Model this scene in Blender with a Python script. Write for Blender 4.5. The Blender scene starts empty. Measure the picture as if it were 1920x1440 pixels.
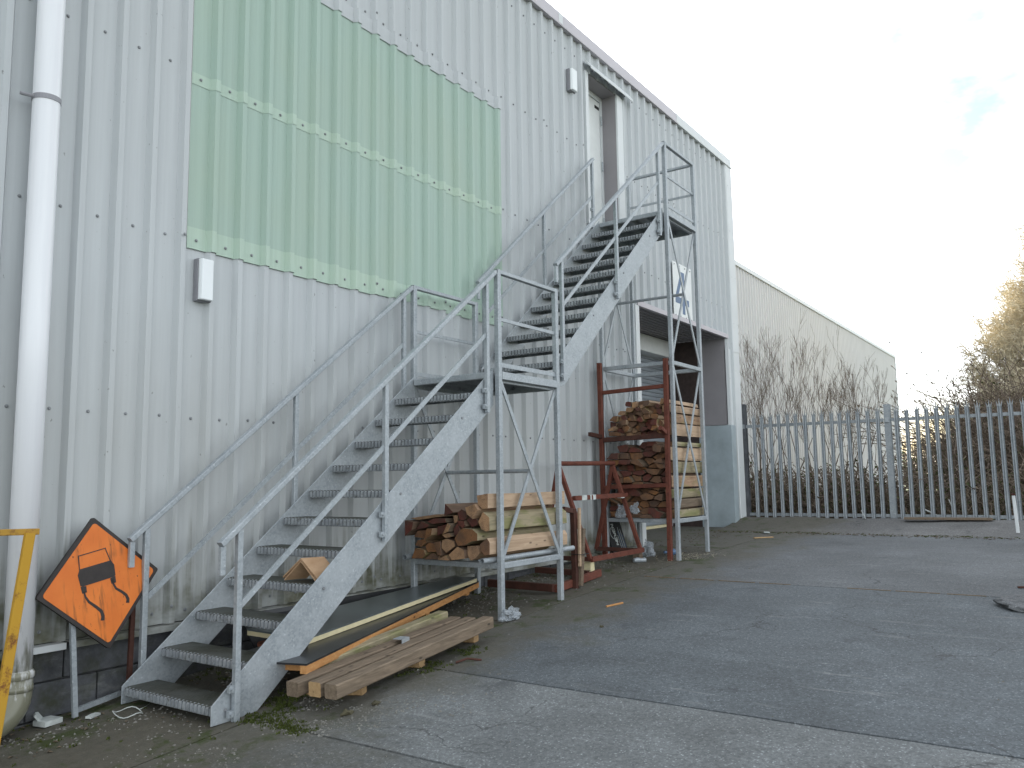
import bpy, bmesh, math, random
from mathutils import Vector, Matrix, noise
R = math.radians
PI = math.pi
sc = bpy.context.scene
COL = sc.collection

# ------------------------------------------------------------------ camera
cam_d = bpy.data.cameras.new("camera")
cam_d.sensor_fit = 'HORIZONTAL'
cam_d.sensor_width = 36.0
cam_d.lens = 36.0 * 1554.6 / 1920.0
cam_d.clip_start = 0.05
cam_d.clip_end = 2000
cam = bpy.data.objects.new("camera", cam_d)
COL.objects.link(cam)
yaw, pitch, roll = R(34.5876), R(6.5565), R(-0.8382)
F = Vector((math.cos(yaw) * math.cos(pitch), math.sin(yaw) * math.cos(pitch), math.sin(pitch)))
Rt = Vector((math.sin(yaw), -math.cos(yaw), 0))
Up = Rt.cross(F)
Rr = Rt * math.cos(roll) + Up * math.sin(roll)
Ur = Up * math.cos(roll) - Rt * math.sin(roll)
M = Matrix.Identity(4)
for i in range(3):
    M[i][0], M[i][1], M[i][2] = Rr[i], Ur[i], -F[i]
M[0][3], M[1][3], M[2][3] = -1.159, -5.357, 1.242
cam.matrix_world = M
sc.camera = cam

# ------------------------------------------------------------------ sky, sun, exposure
SUN_AZ, SUN_EL = 46.0, 20.0          # degrees counter-clockwise from +X, above horizon
world = bpy.data.worlds.new("World")
sc.world = world
world.use_nodes = True
wn, wl = world.node_tree.nodes, world.node_tree.links
wn.clear()
w_out = wn.new('ShaderNodeOutputWorld')
w_bg = wn.new('ShaderNodeBackground')
w_sky = wn.new('ShaderNodeTexSky')
w_sky.sky_type = 'NISHITA'
w_sky.sun_disc = False
w_sky.sun_elevation = R(SUN_EL)
w_sky.sun_rotation = R(90 - SUN_AZ)
w_sky.air_density = 1.0
w_sky.dust_density = 1.5
w_sky.ozone_density = 1.0
w_bg.inputs[1].default_value = 0.085
# thin broken cloud over the clear sky
w_tc = wn.new('ShaderNodeTexCoord')
w_map = wn.new('ShaderNodeMapping')
w_map.inputs['Scale'].default_value = (1.3, 1.3, 2.6)
w_map.inputs['Location'].default_value = (3.3, 0.1, 0.0)
w_noi = wn.new('ShaderNodeTexNoise')
w_noi.inputs['Scale'].default_value = 2.1
w_noi.inputs['Detail'].default_value = 7
w_noi.inputs['Roughness'].default_value = 0.55
w_ramp = wn.new('ShaderNodeValToRGB')
w_ramp.color_ramp.elements[0].position = 0.338
w_ramp.color_ramp.elements[1].position = 0.487
w_mix = wn.new('ShaderNodeMix')
w_mix.data_type = 'RGBA'
# cloud: greyed copy of the sky's own brightness, so it glows towards the sun as real thin cloud does
w_bw = wn.new('ShaderNodeRGBToBW')
w_add = wn.new('ShaderNodeMath'); w_add.operation = 'MULTIPLY_ADD'; w_add.inputs[1].default_value = 1.9; w_add.inputs[2].default_value = 3.6
w_tint = wn.new('ShaderNodeMix'); w_tint.data_type = 'RGBA'; w_tint.blend_type = 'MULTIPLY'; w_tint.inputs[0].default_value = 1.0
w_tint.inputs[7].default_value = (0.955, 1.0, 1.035, 1)
wl.new(w_sky.outputs[0], w_bw.inputs[0])
wl.new(w_bw.outputs[0], w_add.inputs[0])
wl.new(w_add.outputs[0], w_tint.inputs[6])
wl.new(w_tint.outputs[2], w_mix.inputs[7])
w_mul = wn.new('ShaderNodeMath'); w_mul.operation = 'MULTIPLY'; w_mul.inputs[1].default_value = 0.85
wl.new(w_tc.outputs['Generated'], w_map.inputs[0])
wl.new(w_map.outputs[0], w_noi.inputs['Vector'])
wl.new(w_noi.outputs[0], w_ramp.inputs[0])
wl.new(w_ramp.outputs[0], w_mul.inputs[0])
wl.new(w_mul.outputs[0], w_mix.inputs[0])
wl.new(w_sky.outputs[0], w_mix.inputs[6])
wl.new(w_mix.outputs[2], w_bg.inputs[0])
wl.new(w_bg.outputs[0], w_out.inputs[0])

sun_d = bpy.data.lights.new("sun", 'SUN')
sun_d.energy = 5.0
sun_d.angle = R(0.5)
sun_d.color = (1.0, 0.90, 0.75)
sun = bpy.data.objects.new("sun", sun_d)
COL.objects.link(sun)
sdir = Vector((math.cos(R(SUN_AZ)) * math.cos(R(SUN_EL)), math.sin(R(SUN_AZ)) * math.cos(R(SUN_EL)), math.sin(R(SUN_EL))))
sun.rotation_euler = (-sdir).to_track_quat('-Z', 'Y').to_euler()
sun.location = sdir * 60

sc.view_settings.view_transform = 'Standard'
sc.view_settings.look = 'None'
sc.view_settings.gamma = 1.0
sc.view_settings.use_curve_mapping = False
sc.view_settings.exposure = 1.55

rng = random.Random(11)

# ------------------------------------------------------------------ node helpers
class NT:
    def __init__(s, name):
        s.m = bpy.data.materials.new(name)
        s.m.use_nodes = True
        s.t = s.m.node_tree
        s.b = s.t.nodes['Principled BSDF']
        s.tc = s.t.nodes.new('ShaderNodeTexCoord')
        s.oi = s.t.nodes.new('ShaderNodeObjectInfo')
        s.geo = s.t.nodes.new('ShaderNodeNewGeometry')
    def link(s, a, b): s.t.links.new(a, b)
    def vec(s, src='Object', scale=(1, 1, 1), rand=False):
        n = s.t.nodes.new('ShaderNodeMapping')
        o = s.geo.outputs['Position'] if src == 'World' else s.tc.outputs[src]
        s.link(o, n.inputs[0])
        n.inputs['Scale'].default_value = scale
        if rand:
            v = s.t.nodes.new('ShaderNodeVectorMath'); v.operation = 'SCALE'
            v.inputs[0].default_value = (37.0, 53.0, 71.0)
            s.link(s.oi.outputs['Random'], v.inputs['Scale'])
            s.link(v.outputs[0], n.inputs['Location'])
        return n.outputs[0]
    def noise(s, v, scale, detail=4, rough=0.5, dist=0.0):
        n = s.t.nodes.new('ShaderNodeTexNoise')
        s.link(v, n.inputs['Vector'])
        n.inputs['Scale'].default_value = scale
        n.inputs['Detail'].default_value = detail
        n.inputs['Roughness'].default_value = rough
        n.inputs['Distortion'].default_value = dist
        return n.outputs[0]
    def voro(s, v, scale, feature='F1', out='Distance'):
        n = s.t.nodes.new('ShaderNodeTexVoronoi')
        n.feature = feature
        s.link(v, n.inputs['Vector'])
        n.inputs['Scale'].default_value = scale
        return n.outputs[out]
    def ramp(s, f, stops):
        n = s.t.nodes.new('ShaderNodeValToRGB')
        while len(n.color_ramp.elements) < len(stops): n.color_ramp.elements.new(0.5)
        for e, (p, c) in zip(n.color_ramp.elements, stops):
            e.position = p
            e.color = c if isinstance(c, tuple) and len(c) == 4 else ((c, c, c, 1) if not isinstance(c, tuple) else (*c, 1))
        s.link(f, n.inputs[0])
        return n.outputs[0]
    def mix(s, f, a, b, mode='MIX'):
        n = s.t.nodes.new('ShaderNodeMix'); n.data_type = 'RGBA'; n.blend_type = mode
        for idx, x in ((0, f), (6, a), (7, b)):
            if isinstance(x, (int, float)): n.inputs[idx].default_value = x if idx == 0 else (x, x, x, 1)
            elif isinstance(x, tuple): n.inputs[idx].default_value = (*x, 1) if len(x) == 3 else x
            else: s.link(x, n.inputs[idx])
        return n.outputs[2]
    def math(s, op, a, b=0.0, c=None, clamp=False):
        n = s.t.nodes.new('ShaderNodeMath'); n.operation = op; n.use_clamp = clamp
        for i, x in enumerate((a, b) if c is None else (a, b, c)):
            if isinstance(x, (int, float)): n.inputs[i].default_value = x
            else: s.link(x, n.inputs[i])
        return n.outputs[0]
    def sep(s, v):
        n = s.t.nodes.new('ShaderNodeSeparateXYZ'); s.link(v, n.inputs[0]); return n.outputs
    def bump(s, h, strength=0.3, dist=0.02):
        n = s.t.nodes.new('ShaderNodeBump')
        n.inputs['Strength'].default_value = strength
        n.inputs['Distance'].default_value = dist
        s.link(h, n.inputs['Height'])
        s.link(n.outputs[0], s.b.inputs['Normal'])
    def col(s, c):
        if isinstance(c, tuple): s.b.inputs['Base Color'].default_value = (*c, 1)
        else: s.link(c, s.b.inputs['Base Color'])
    def set(s, rough=None, metal=None, spec=None):
        for k, v in (('Roughness', rough), ('Metallic', metal), ('Specular IOR Level', spec)):
            if v is None: continue
            if isinstance(v, (int, float)): s.b.inputs[k].default_value = v
            else: s.link(v, s.b.inputs[k])
        return s

def simple(name, c, rough=0.6, metal=0.0, var=0.12, scale=6, bump=0.0, spec=None):
    n = NT(name)
    v = n.vec('Object', rand=True)
    f = n.noise(v, scale, 6, 0.6)
    hi = tuple(min(1, x * (1 + var)) for x in c)
    lo = tuple(x * (1 - var) for x in c)
    n.col(n.ramp(f, [(0.3, lo), (0.7, hi)]))
    n.set(rough, metal, spec)
    if bump: n.bump(n.noise(v, scale * 8, 4, 0.6), bump, 0.005)
    return n.m

def mat_cladding(name, base, grime=True, rough=0.42):
    n = NT(name)
    w = n.vec('World')
    st = n.noise(n.vec('World', (9, 9, 0.25)), 2.2, 6, 0.65)
    pat = n.noise(n.vec('World', (0.5, 0.5, 0.35)), 1.6, 5, 0.6)
    c = n.mix(n.ramp(st, [(0.35, 0.0), (0.75, 1.0)]), tuple(x * 0.93 for x in base), tuple(min(1, x * 1.05) for x in base))
    c = n.mix(n.ramp(pat, [(0.4, 0.0), (0.8, 0.35)]), c, tuple(x * 0.80 for x in base))
    # sheet to sheet tint
    c = n.mix(n.math('MULTIPLY', n.oi.outputs['Random'], 0.12), c, tuple(x * y for x, y in zip(base, (0.88, 0.9, 0.94))))
    # sparse specks and scuffs
    sp = n.noise(n.vec('World', (1, 1, 0.6)), 34, 2, 0.5)
    c = n.mix(n.ramp(sp, [(0.73, 0.0), (0.77, 0.55)]), c, (0.10, 0.095, 0.085))
    if grime:
        z = n.sep(w)[2]
        x = n.sep(w)[0]
        # run-off stains: their own shape, thick near the foot of the sheets
        stk = n.noise(n.vec('World', (14, 14, 0.7)), 1.3, 5, 0.6)
        a = n.ramp(n.math('MULTIPLY', z, 0.5), [(0.12, 1.0), (0.24, 0.55), (0.42, 0.22), (0.75, 0.0)])
        k = n.math('ADD', n.math('MULTIPLY', a, 0.52), n.math('MULTIPLY', stk, 0.75))
        k = n.math('MULTIPLY', n.math('MULTIPLY', n.math('SUBTRACT', k, 0.53, clamp=True), 4.6, clamp=True), n.math('MULTIPLY', a, 4.0, clamp=True))
        k = n.math('MULTIPLY', k, n.ramp(n.noise(n.vec('World', (1, 1, 1.5)), 2.4, 4, 0.65), [(0.36, 0.22), (0.62, 1.0)]))
        gcol = n.mix(n.noise(w, 9, 5, 0.6), (0.040, 0.052, 0.014), (0.10, 0.098, 0.055))
        c = n.mix(k, c, gcol)
        # broad brownish film low down
        k2 = n.math('MULTIPLY', n.math('SUBTRACT', 2.6, z, clamp=True), n.noise(n.vec('World', (3, 3, 0.5)), 1.1, 4, 0.6))
        c = n.mix(n.math('MULTIPLY', k2, 0.4, clamp=True), c, (0.30, 0.28, 0.23))
    n.col(c)
    n.set(n.ramp(st, [(0.3, rough), (0.8, rough + 0.15)]), 0.0, 0.4)
    n.bump(n.noise(n.vec('World', (1.2, 1.2, 0.5)), 3.0, 3, 0.5), 0.10, 0.02)
    return n.m

def mat_galv(name='galvanised_steel', k_=1.0):
    n = NT(name)
    v = n.vec('Object', rand=True)
    sp = n.voro(v, 70, 'F1', 'Color')
    f = n.sep(sp)[0]
    cl = n.noise(v, 5, 6, 0.65)
    c = n.ramp(f, [(0.0, (0.285 * k_, 0.315 * k_, 0.335 * k_)), (1.0, (0.375 * k_, 0.407 * k_, 0.43 * k_))])
    c = n.mix(n.ramp(cl, [(0.42, 0.0), (0.72, 0.6)]), c, (0.49 * k_, 0.52 * k_, 0.54 * k_))
    c = n.mix(n.ramp(n.noise(v, 11, 5, 0.7), [(0.62, 0.0), (0.80, 0.40)]), c, (0.20, 0.22, 0.235))
    wsp = n.noise(v, 48, 3, 0.5)
    c = n.mix(n.ramp(wsp, [(0.64, 0.0), (0.72, 0.6)]), c, (0.60, 0.64, 0.66))
    n.col(c)
    n.set(n.ramp(cl, [(0.3, 0.42), (0.8, 0.62)]), 0.35, 0.5)
    n.bump(wsp, 0.12, 0.003)
    return n.m

def mat_tread():
    n = NT('galvanised_tread')
    v = n.vec('Object', rand=True)
    up = n.sep(n.geo.outputs['Normal'])[2]
    cl = n.noise(v, 7, 6, 0.65)
    c = n.ramp(cl, [(0.3, (0.22, 0.24, 0.26)), (0.7, (0.38, 0.405, 0.42))])
    # worn-in dirt and algae lying on the walking surface
    dirt = n.mix(n.noise(v, 14, 5, 0.7), (0.020, 0.022, 0.013), (0.065, 0.068, 0.050))
    k = n.math('MULTIPLY', n.ramp(up, [(0.5, 0.0), (0.8, 1.0)]), n.ramp(n.noise(v, 4, 5, 0.6), [(0.25, 0.75), (0.6, 1.0)]))
    c = n.mix(k, c, dirt)
    front = n.math('MULTIPLY', n.math('SUBTRACT', 1.0, n.ramp(up, [(0.4, 0.0), (0.7, 1.0)])), n.ramp(n.noise(n.vec('Object', (2, 38, 6), rand=True), 1.0, 5, 0.7), [(0.52, 0.0), (0.70, 0.45)]))
    c = n.mix(front, c, (0.055, 0.06, 0.05))
    c = n.mix(n.ramp(n.noise(v, 20, 4, 0.7), [(0.57, 0.0), (0.68, 0.7)]), c, (0.10, 0.10, 0.085))
    n.col(c)
    n.set(0.6, 0.25)
    n.bump(n.voro(v, 60), 0.35, 0.006)
    return n.m

def mat_concrete():
    n = NT('yard_concrete')
    w = n.vec('World')
    x, y, z = n.sep(w)
    big = n.noise(w, 0.55, 6, 0.6)
    mid = n.noise(n.vec('World', (1.0, 0.55, 1)), 2.6, 7, 0.68, 0.4)
    fine = n.noise(w, 42, 5, 0.7)
    agg = n.voro(w, 130, 'F1', 'Color')
    base = n.mix(1.0, n.oi.outputs['Color'], n.ramp(mid, [(0.28, 0.70), (0.72, 1.22)]), 'MULTIPLY')
    base = n.mix(1.0, base, n.ramp(big, [(0.30, 0.76), (0.70, 1.20)]), 'MULTIPLY')
    base = n.mix(1.0, base, n.ramp(fine, [(0.25, 0.55), (0.75, 1.42)]), 'MULTIPLY')
    base = n.mix(1.0, base, n.ramp(n.sep(agg)[0], [(0.0, 0.86), (0.92, 1.06), (1.0, 2.1)]), 'MULTIPLY')
    # scrapes and white scuffs, dragged along the yard
    sc1 = n.noise(n.vec('World', (7.0, 0.9, 1)), 1.5, 6, 0.75, 0.3)
    m1 = n.math('MULTIPLY', n.ramp(sc1, [(0.59, 0.0), (0.74, 0.62)]), n.ramp(n.noise(w, 0.9, 3), [(0.40, 0.0), (0.58, 1.0)]))
    base = n.mix(m1, base, (0.37, 0.38, 0.37))
    m1b = n.ramp(n.noise(w, 5.5, 6, 0.75), [(0.63, 0.0), (0.74, 0.6)])
    base = n.mix(n.math('MULTIPLY', m1b, n.ramp(n.noise(w, 0.7, 3), [(0.4, 0.0), (0.7, 1.0)])), base, (0.34, 0.345, 0.33))
    # tyre arcs: wide soft rings
    dx = n.math('SUBTRACT', x, 8.0); dy = n.math('ADD', y, 9.5)
    rr = n.math('SQRT', n.math('ADD', n.math('MULTIPLY', dx, dx), n.math('MULTIPLY', dy, dy)))
    ring = n.noise(n.vec('World'), 0.1, 1)
    rn = n.t.nodes.new('ShaderNodeTexNoise'); rn.noise_dimensions = '1D'
    n.link(n.math('ADD', rr, n.math('MULTIPLY', mid, 0.15)), rn.inputs['W']); rn.inputs['Scale'].default_value = 1.1; rn.inputs['Detail'].default_value = 3
    base = n.mix(n.math('MULTIPLY', n.ramp(rn.outputs[0], [(0.50, 0.0), (0.66, 0.26)]), n.ramp(mid, [(0.42, 0.0), (0.62, 1.0)])), base, (0.06, 0.065, 0.07))
    # hairline cracks here and there
    ck = n.t.nodes.new('ShaderNodeTexVoronoi'); ck.feature = 'DISTANCE_TO_EDGE'; ck.inputs['Scale'].default_value = 0.55
    wv = n.t.nodes.new('ShaderNodeVectorMath'); wv.operation = 'ADD'
    n.link(n.vec('World'), wv.inputs[0]); nc = n.t.nodes.new('ShaderNodeTexNoise'); nc.inputs['Scale'].default_value = 2.2; nc.inputs['Detail'].default_value = 6; n.link(n.vec('World'), nc.inputs['Vector']); n.link(nc.outputs[1], wv.inputs[1]); n.link(wv.outputs[0], ck.inputs['Vector'])
    base = n.mix(n.math('MULTIPLY', n.ramp(ck.outputs['Distance'], [(0.0, 0.75), (0.006, 0.0)]), n.ramp(n.noise(w, 0.5, 2), [(0.50, 0.0), (0.58, 1.0)])), base, (0.035, 0.035, 0.035))
    # oil and damp spots
    oil = n.noise(w, 1.7, 5, 0.6)
    base = n.mix(n.ramp(oil, [(0.62, 0.0), (0.72, 0.5)]), base, (0.05, 0.055, 0.06))
    # brown silt swept against the wall foot
    yd = n.math('ADD', y, n.math('MULTIPLY', n.noise(w, 1.1, 6, 0.7), 2.5))
    silt = n.ramp(n.math('ADD', n.math('MULTIPLY', yd, 0.5), 0.55, clamp=True), [(0.08, 0.0), (0.42, 0.8)])
    scol = n.mix(n.noise(w, 16, 6, 0.7), (0.050, 0.047, 0.034), (0.135, 0.122, 0.092))
    base = n.mix(silt, base, scol)
    moss = n.math('MULTIPLY', n.ramp(n.math('ADD', n.math('MULTIPLY', yd, 0.5), 0.55, clamp=True), [(0.15, 0.0), (0.5, 1.0)]), n.ramp(n.noise(w, 3.1, 7, 0.72), [(0.54, 0.0), (0.62, 0.85)]))
    base = n.mix(moss, base, (0.040, 0.055, 0.012))
    n.col(base)
    n.set(n.ramp(mid, [(0.3, 0.72), (0.7, 0.9)]), 0.0, 0.35)
    h = n.math('ADD', n.math('MULTIPLY', fine, 0.5), n.math('MULTIPLY', mid, 0.8))
    n.bump(h, 0.65, 0.014)
    return n.m

def mat_wood(name, c0, c1, scale=(2.2, 26, 26), knots=True, rough=0.75, hue=None):
    n = NT(name)
    v = n.vec('Object', scale, rand=True)
    g = n.noise(v, 1.6, 6, 0.65, 0.5)
    c = n.ramp(g, [(0.28, c0), (0.72, c1)])
    # individual pieces differ
    c = n.mix(n.math('MULTIPLY', n.oi.outputs['Random'], 0.55), c, n.mix(1.0, c, (0.66, 0.62, 0.6), 'MULTIPLY'))
    if hue: c = n.mix(n.math('MULTIPLY', n.ramp(n.noise(n.vec('Object', (1.6, 5, 5), rand=True), 2.2, 4), [(0.48, 0.0), (0.62, 1.0)]), 0.55), c, hue)
    if knots:
        k = n.voro(n.vec('Object', (3.2, 9, 9), rand=True), 1.6)
        c = n.mix(n.ramp(k, [(0.06, 0.85), (0.16, 0.0)]), c, tuple(x * 0.28 for x in c0))
    n.col(c)
    n.set(rough, 0, 0.3)
    n.bump(g, 0.35, 0.006)
    return n.m

def mat_endgrain(name, c0, c1):
    n = NT(name)
    v = n.vec('Object', (1, 1, 1), rand=False)
    ring = n.t.nodes.new('ShaderNodeTexWave')
    ring.wave_type = 'RINGS'; ring.rings_direction = 'X'
    n.link(n.vec('Object', (1, 1, 1)), ring.inputs['Vector'])
    ring.inputs['Scale'].default_value = 22
    ring.inputs['Distortion'].default_value = 2.5
    ring.inputs['Detail'].default_value = 3
    c = n.mix(n.oi.outputs['Random'], c0, c1)
    rr = n.sep(n.voro(n.vec('World', (0.4, 11, 11)), 1.0, 'F1', 'Color') if False else n.noise(n.vec('World', (1, 7, 7)), 1.0, 2) if False else n.geo.outputs['Position'])[0]
    c = n.mix(n.math('MULTIPLY', ring.outputs['Fac'], 0.5), c, n.mix(1.0, c, (0.5, 0.42, 0.36), 'MULTIPLY'))
    c = n.mix(n.ramp(n.noise(n.vec('World'), 8, 5, 0.65), [(0.42, 0.0), (0.68, 0.75)]), c, (0.075, 0.055, 0.045))
    c = n.mix(n.ramp(n.noise(n.vec('World'), 60, 3, 0.6), [(0.6, 0.0), (0.72, 0.5)]), c, (0.02, 0.016, 0.012))
    n.col(c)
    n.set(0.85, 0, 0.2)
    n.bump(ring.outputs['Fac'], 0.25, 0.004)
    return n.m

def mat_rust(name, c0, c1, paint=None):
    n = NT(name)
    v = n.vec('Object', rand=True)
    f = n.noise(v, 7, 7, 0.7)
    c = n.ramp(f, [(0.25, c0), (0.75, c1)])
    c = n.mix(n.ramp(n.noise(v, 24, 5, 0.7), [(0.55, 0.0), (0.68, 0.6)]), c, (0.03, 0.017, 0.013))
    if paint:
        c = n.mix(n.ramp(n.noise(v, 9, 7, 0.75), [(0.52, 1.0), (0.62, 0.0)]), c, paint)
    n.col(c)
    n.set(0.78, 0.0, 0.3)
    n.bump(f, 0.35, 0.004)
    return n.m

MAT = {}
MAT['clad'] = mat_cladding('grey_cladding_paint', (0.505, 0.530, 0.540))
MAT['clad_far'] = mat_cladding('far_cladding_paint', (0.63, 0.625, 0.615), grime=False)
MAT['trim'] = simple('pale_trim_paint', (0.62, 0.645, 0.65), 0.4, 0, 0.05, 2)
MAT['trim_pink'] = simple('mauve_grey_trim_paint', (0.50, 0.47, 0.50), 0.4, 0, 0.05, 2)
MAT['galv'] = mat_galv()
MAT['tread'] = mat_tread()
MAT['galv_dull'] = mat_galv('dull_galvanised_steel', 0.86)
MAT['concrete'] = mat_concrete()
MAT['rust'] = mat_rust('red_oxide_steel', (0.085, 0.026, 0.018), (0.19, 0.062, 0.040))
MAT['rust_dark'] = mat_rust('dark_rust', (0.045, 0.02, 0.015), (0.10, 0.04, 0.028))
MAT['yellow'] = mat_rust('chipped_yellow_paint', (0.16, 0.06, 0.02), (0.24, 0.10, 0.03), paint=(0.48, 0.27, 0.03))
MAT['yellow_worn'] = mat_rust('rusted_yellow_paint', (0.16, 0.075, 0.025), (0.26, 0.13, 0.04), paint=(0.42, 0.24, 0.04))
MAT['pvc'] = None
MAT['screw'] = simple('screw_cap', (0.25, 0.26, 0.27), 0.5, 0.3, 0.2, 30)
MAT['black'] = simple('black_rubber', (0.012, 0.012, 0.013), 0.6)
MAT['dark_opening'] = simple('dark_brickwork', (0.045, 0.030, 0.027), 0.9, 0, 0.3, 14, 0.3)
MAT['lining'] = simple('grey_lining_board', (0.26, 0.245, 0.255), 0.6, 0, 0.06, 3)
MAT['bark_side'] = mat_wood('sawn_timber_side', (0.30, 0.18, 0.105), (0.52, 0.36, 0.24), hue=(0.20, 0.19, 0.06))
MAT['pale_side'] = mat_wood('fresh_sawn_timber', (0.42, 0.29, 0.19), (0.62, 0.46, 0.32))
MAT['green_side'] = mat_wood('weathered_green_timber', (0.23, 0.20, 0.125), (0.43, 0.36, 0.235), hue=(0.15, 0.17, 0.04))
MAT['split_side'] = mat_wood('split_bark_timber', (0.10, 0.065, 0.045), (0.30, 0.20, 0.14))
MAT['end'] = mat_endgrain('timber_end_grain', (0.30, 0.145, 0.062), (0.17, 0.105, 0.072))
MAT['end_pale'] = mat_endgrain('pale_end_grain', (0.50, 0.30, 0.16), (0.40, 0.25, 0.15))
MAT['end_red'] = mat_endgrain('red_end_grain', (0.17, 0.055, 0.040), (0.13, 0.05, 0.04))
MAT['grey_wood'] = mat_wood('weathered_grey_timber', (0.115, 0.088, 0.062), (0.27, 0.205, 0.145), (1.6, 30, 30))
MAT['fresh_wood'] = mat_wood('yellow_softwood', (0.36, 0.225, 0.11), (0.52, 0.36, 0.19))
MAT['orange_wood'] = mat_wood('orange_softwood', (0.42, 0.19, 0.065), (0.58, 0.31, 0.12))
MAT['black_board'] = simple('black_film_board', (0.022, 0.023, 0.025), 0.32, 0, 0.3, 4)
MAT['slate_board'] = simple('slate_film_board', (0.10, 0.118, 0.122), 0.28, 0, 0.25, 3)
MAT['cream'] = simple('cream_foam_edge', (0.66, 0.58, 0.36), 0.8, 0, 0.08, 12)
MAT['white_paint'] = simple('white_paint', (0.74, 0.76, 0.75), 0.5, 0, 0.06, 4)
MAT['diffuser'] = simple('opal_diffuser', (0.80, 0.83, 0.84), 0.25, 0, 0.03, 4)
MAT['grey_plastic'] = simple('grey_plastic', (0.25, 0.25, 0.27), 0.5)
MAT['blue'] = simple('blue_vinyl', (0.085, 0.15, 0.26), 0.45, 0, 0.08, 3)
MAT['shutter'] = simple('steel_shutter_slat', (0.30, 0.33, 0.36), 0.4, 0.2, 0.08, 3)
MAT['paper'] = simple('scrap_paper', (0.50, 0.53, 0.51), 0.8, 0, 0.25, 14)
MAT['ply'] = mat_wood('plywood_sheet', (0.40, 0.25, 0.14), (0.55, 0.37, 0.23), (3, 9, 9), False)
MAT['twig'] = simple('bare_twig', (0.150, 0.115, 0.085), 0.85, 0, 0.3, 9)
MAT['twig_gold'] = simple('lichen_sunlit_twig', (0.54, 0.47, 0.34), 0.85, 0, 0.35, 5)  # pale gold includes the sunlight on the lichened twigs
MAT['bramble'] = simple('bramble_stem', (0.165, 0.128, 0.098), 0.85, 0, 0.4, 4)
MAT['soil'] = simple('rough_soil', (0.070, 0.062, 0.035), 0.95, 0, 0.4, 3, 0.4)
MAT['field'] = simple('rough_grass', (0.090, 0.105, 0.035), 0.95, 0, 0.35, 1.2, 0.4)

def mat_pvc():
    n = NT('white_pvc')
    w = n.vec('World')
    z = n.sep(w)[2]
    c = n.ramp(n.noise(n.vec('World', (6, 6, 0.3)), 2.2, 5, 0.6), [(0.3, (0.74, 0.75, 0.78)), (0.75, (0.83, 0.84, 0.86))])
    k = n.math('ADD', n.math('MULTIPLY', n.noise(n.vec('World', (9, 9, 2)), 1.6, 6, 0.65), 1.1), n.math('MULTIPLY', z, -0.75))
    c = n.mix(n.ramp(k, [(0.27, 0.0), (0.50, 0.9)]), c, (0.125, 0.12, 0.06))
    n.col(c); n.set(0.28, 0, 0.5)
    return n.m
MAT['pvc'] = mat_pvc()

def mat_green_sheet(name, base):
    n = NT(name)
    st = n.noise(n.vec('World', (16, 16, 0.18)), 2.0, 6, 0.7)
    bl = n.noise(n.vec('World', (0.8, 0.8, 0.6)), 1.3, 4, 0.6)
    c = n.mix(n.ramp(st, [(0.3, 0.0), (0.7, 1.0)]), tuple(x * 0.93 for x in base), tuple(x * 1.06 for x in base))
    c = n.mix(n.ramp(bl, [(0.45, 0.0), (0.75, 0.30)]), c, (base[0] * 1.10, base[1] * 0.98, base[2] * 0.84))
    n.col(c); n.set(0.38, 0, 0.5)
    n.b.inputs['Subsurface Weight'].default_value = 0.0
    n.bump(st, 0.15, 0.004)
    return n.m
MAT['guard'] = simple('brushed_guard_sheet', (0.36, 0.42, 0.445), 0.38, 0.1, 0.16, 3)
MAT['dark_galv'] = simple('dull_dark_steel', (0.10, 0.105, 0.115), 0.7, 0.1, 0.35, 6)
MAT['green'] = mat_green_sheet('green_translucent_sheet', (0.345, 0.458, 0.392))
MAT['green_lap'] = mat_green_sheet('green_translucent_lap', (0.41, 0.53, 0.44))

def mat_block():
    n = NT('dark_blockwork')
    w = n.vec('World')
    f = n.noise(w, 4, 7, 0.7)
    c = n.ramp(f, [(0.3, (0.03, 0.031, 0.034)), (0.7, (0.125, 0.13, 0.137))])
    c = n.mix(n.math('MULTIPLY', n.oi.outputs['Random'], 0.6), c, (0.11, 0.115, 0.13))
    c = n.mix(n.ramp(n.noise(n.vec('World', (1, 1, 2.5)), 3.0, 7, 0.75), [(0.54, 0.0), (0.70, 0.7)]), c, (0.19, 0.195, 0.19))
    c = n.mix(n.ramp(n.noise(w, 2.3, 5, 0.7), [(0.48, 0.0), (0.62, 0.8)]), c, (0.040, 0.043, 0.022))
    n.col(c); n.set(0.9); n.bump(n.noise(w, 40, 4, 0.7), 0.5, 0.01)
    return n.m
MAT['block'] = mat_block()

def mat_sign():
    n = NT('orange_sign_face')
    v = n.vec('Object')
    c = n.ramp(n.noise(v, 5, 4), [(0.3, (0.66, 0.155, 0.022)), (0.7, (0.78, 0.215, 0.035))])
    # streaks of dirt run down the face (object Z is up the face as it stands)
    st = n.noise(n.vec('Object', (13, 13, 1.8)), 1.5, 4, 0.6)
    lo = n.noise(n.vec('Object', (2.2, 2.2, 2.2)), 1.8, 3)
    k = n.math('MULTIPLY', n.ramp(st, [(0.53, 0.0), (0.70, 0.85)]), n.ramp(lo, [(0.42, 0.0), (0.60, 1.0)]))
    c = n.mix(k, c, (0.10, 0.045, 0.018))
    sp = n.noise(n.vec('Object', (40, 40, 24)), 1.6, 3, 0.6)
    c = n.mix(n.math('MULTIPLY', n.ramp(sp, [(0.64, 0.0), (0.69, 0.8)]), n.ramp(n.noise(v, 6, 2), [(0.48, 0.0), (0.6, 1.0)])), c, (0.05, 0.03, 0.02))
    n.col(c); n.set(0.5, 0, 0.4)
    return n.m
MAT['sign_orange'] = mat_sign()
MAT['sign_black'] = simple('sign_black_print', (0.028, 0.022, 0.020), 0.55, 0, 0.3, 14)

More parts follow.
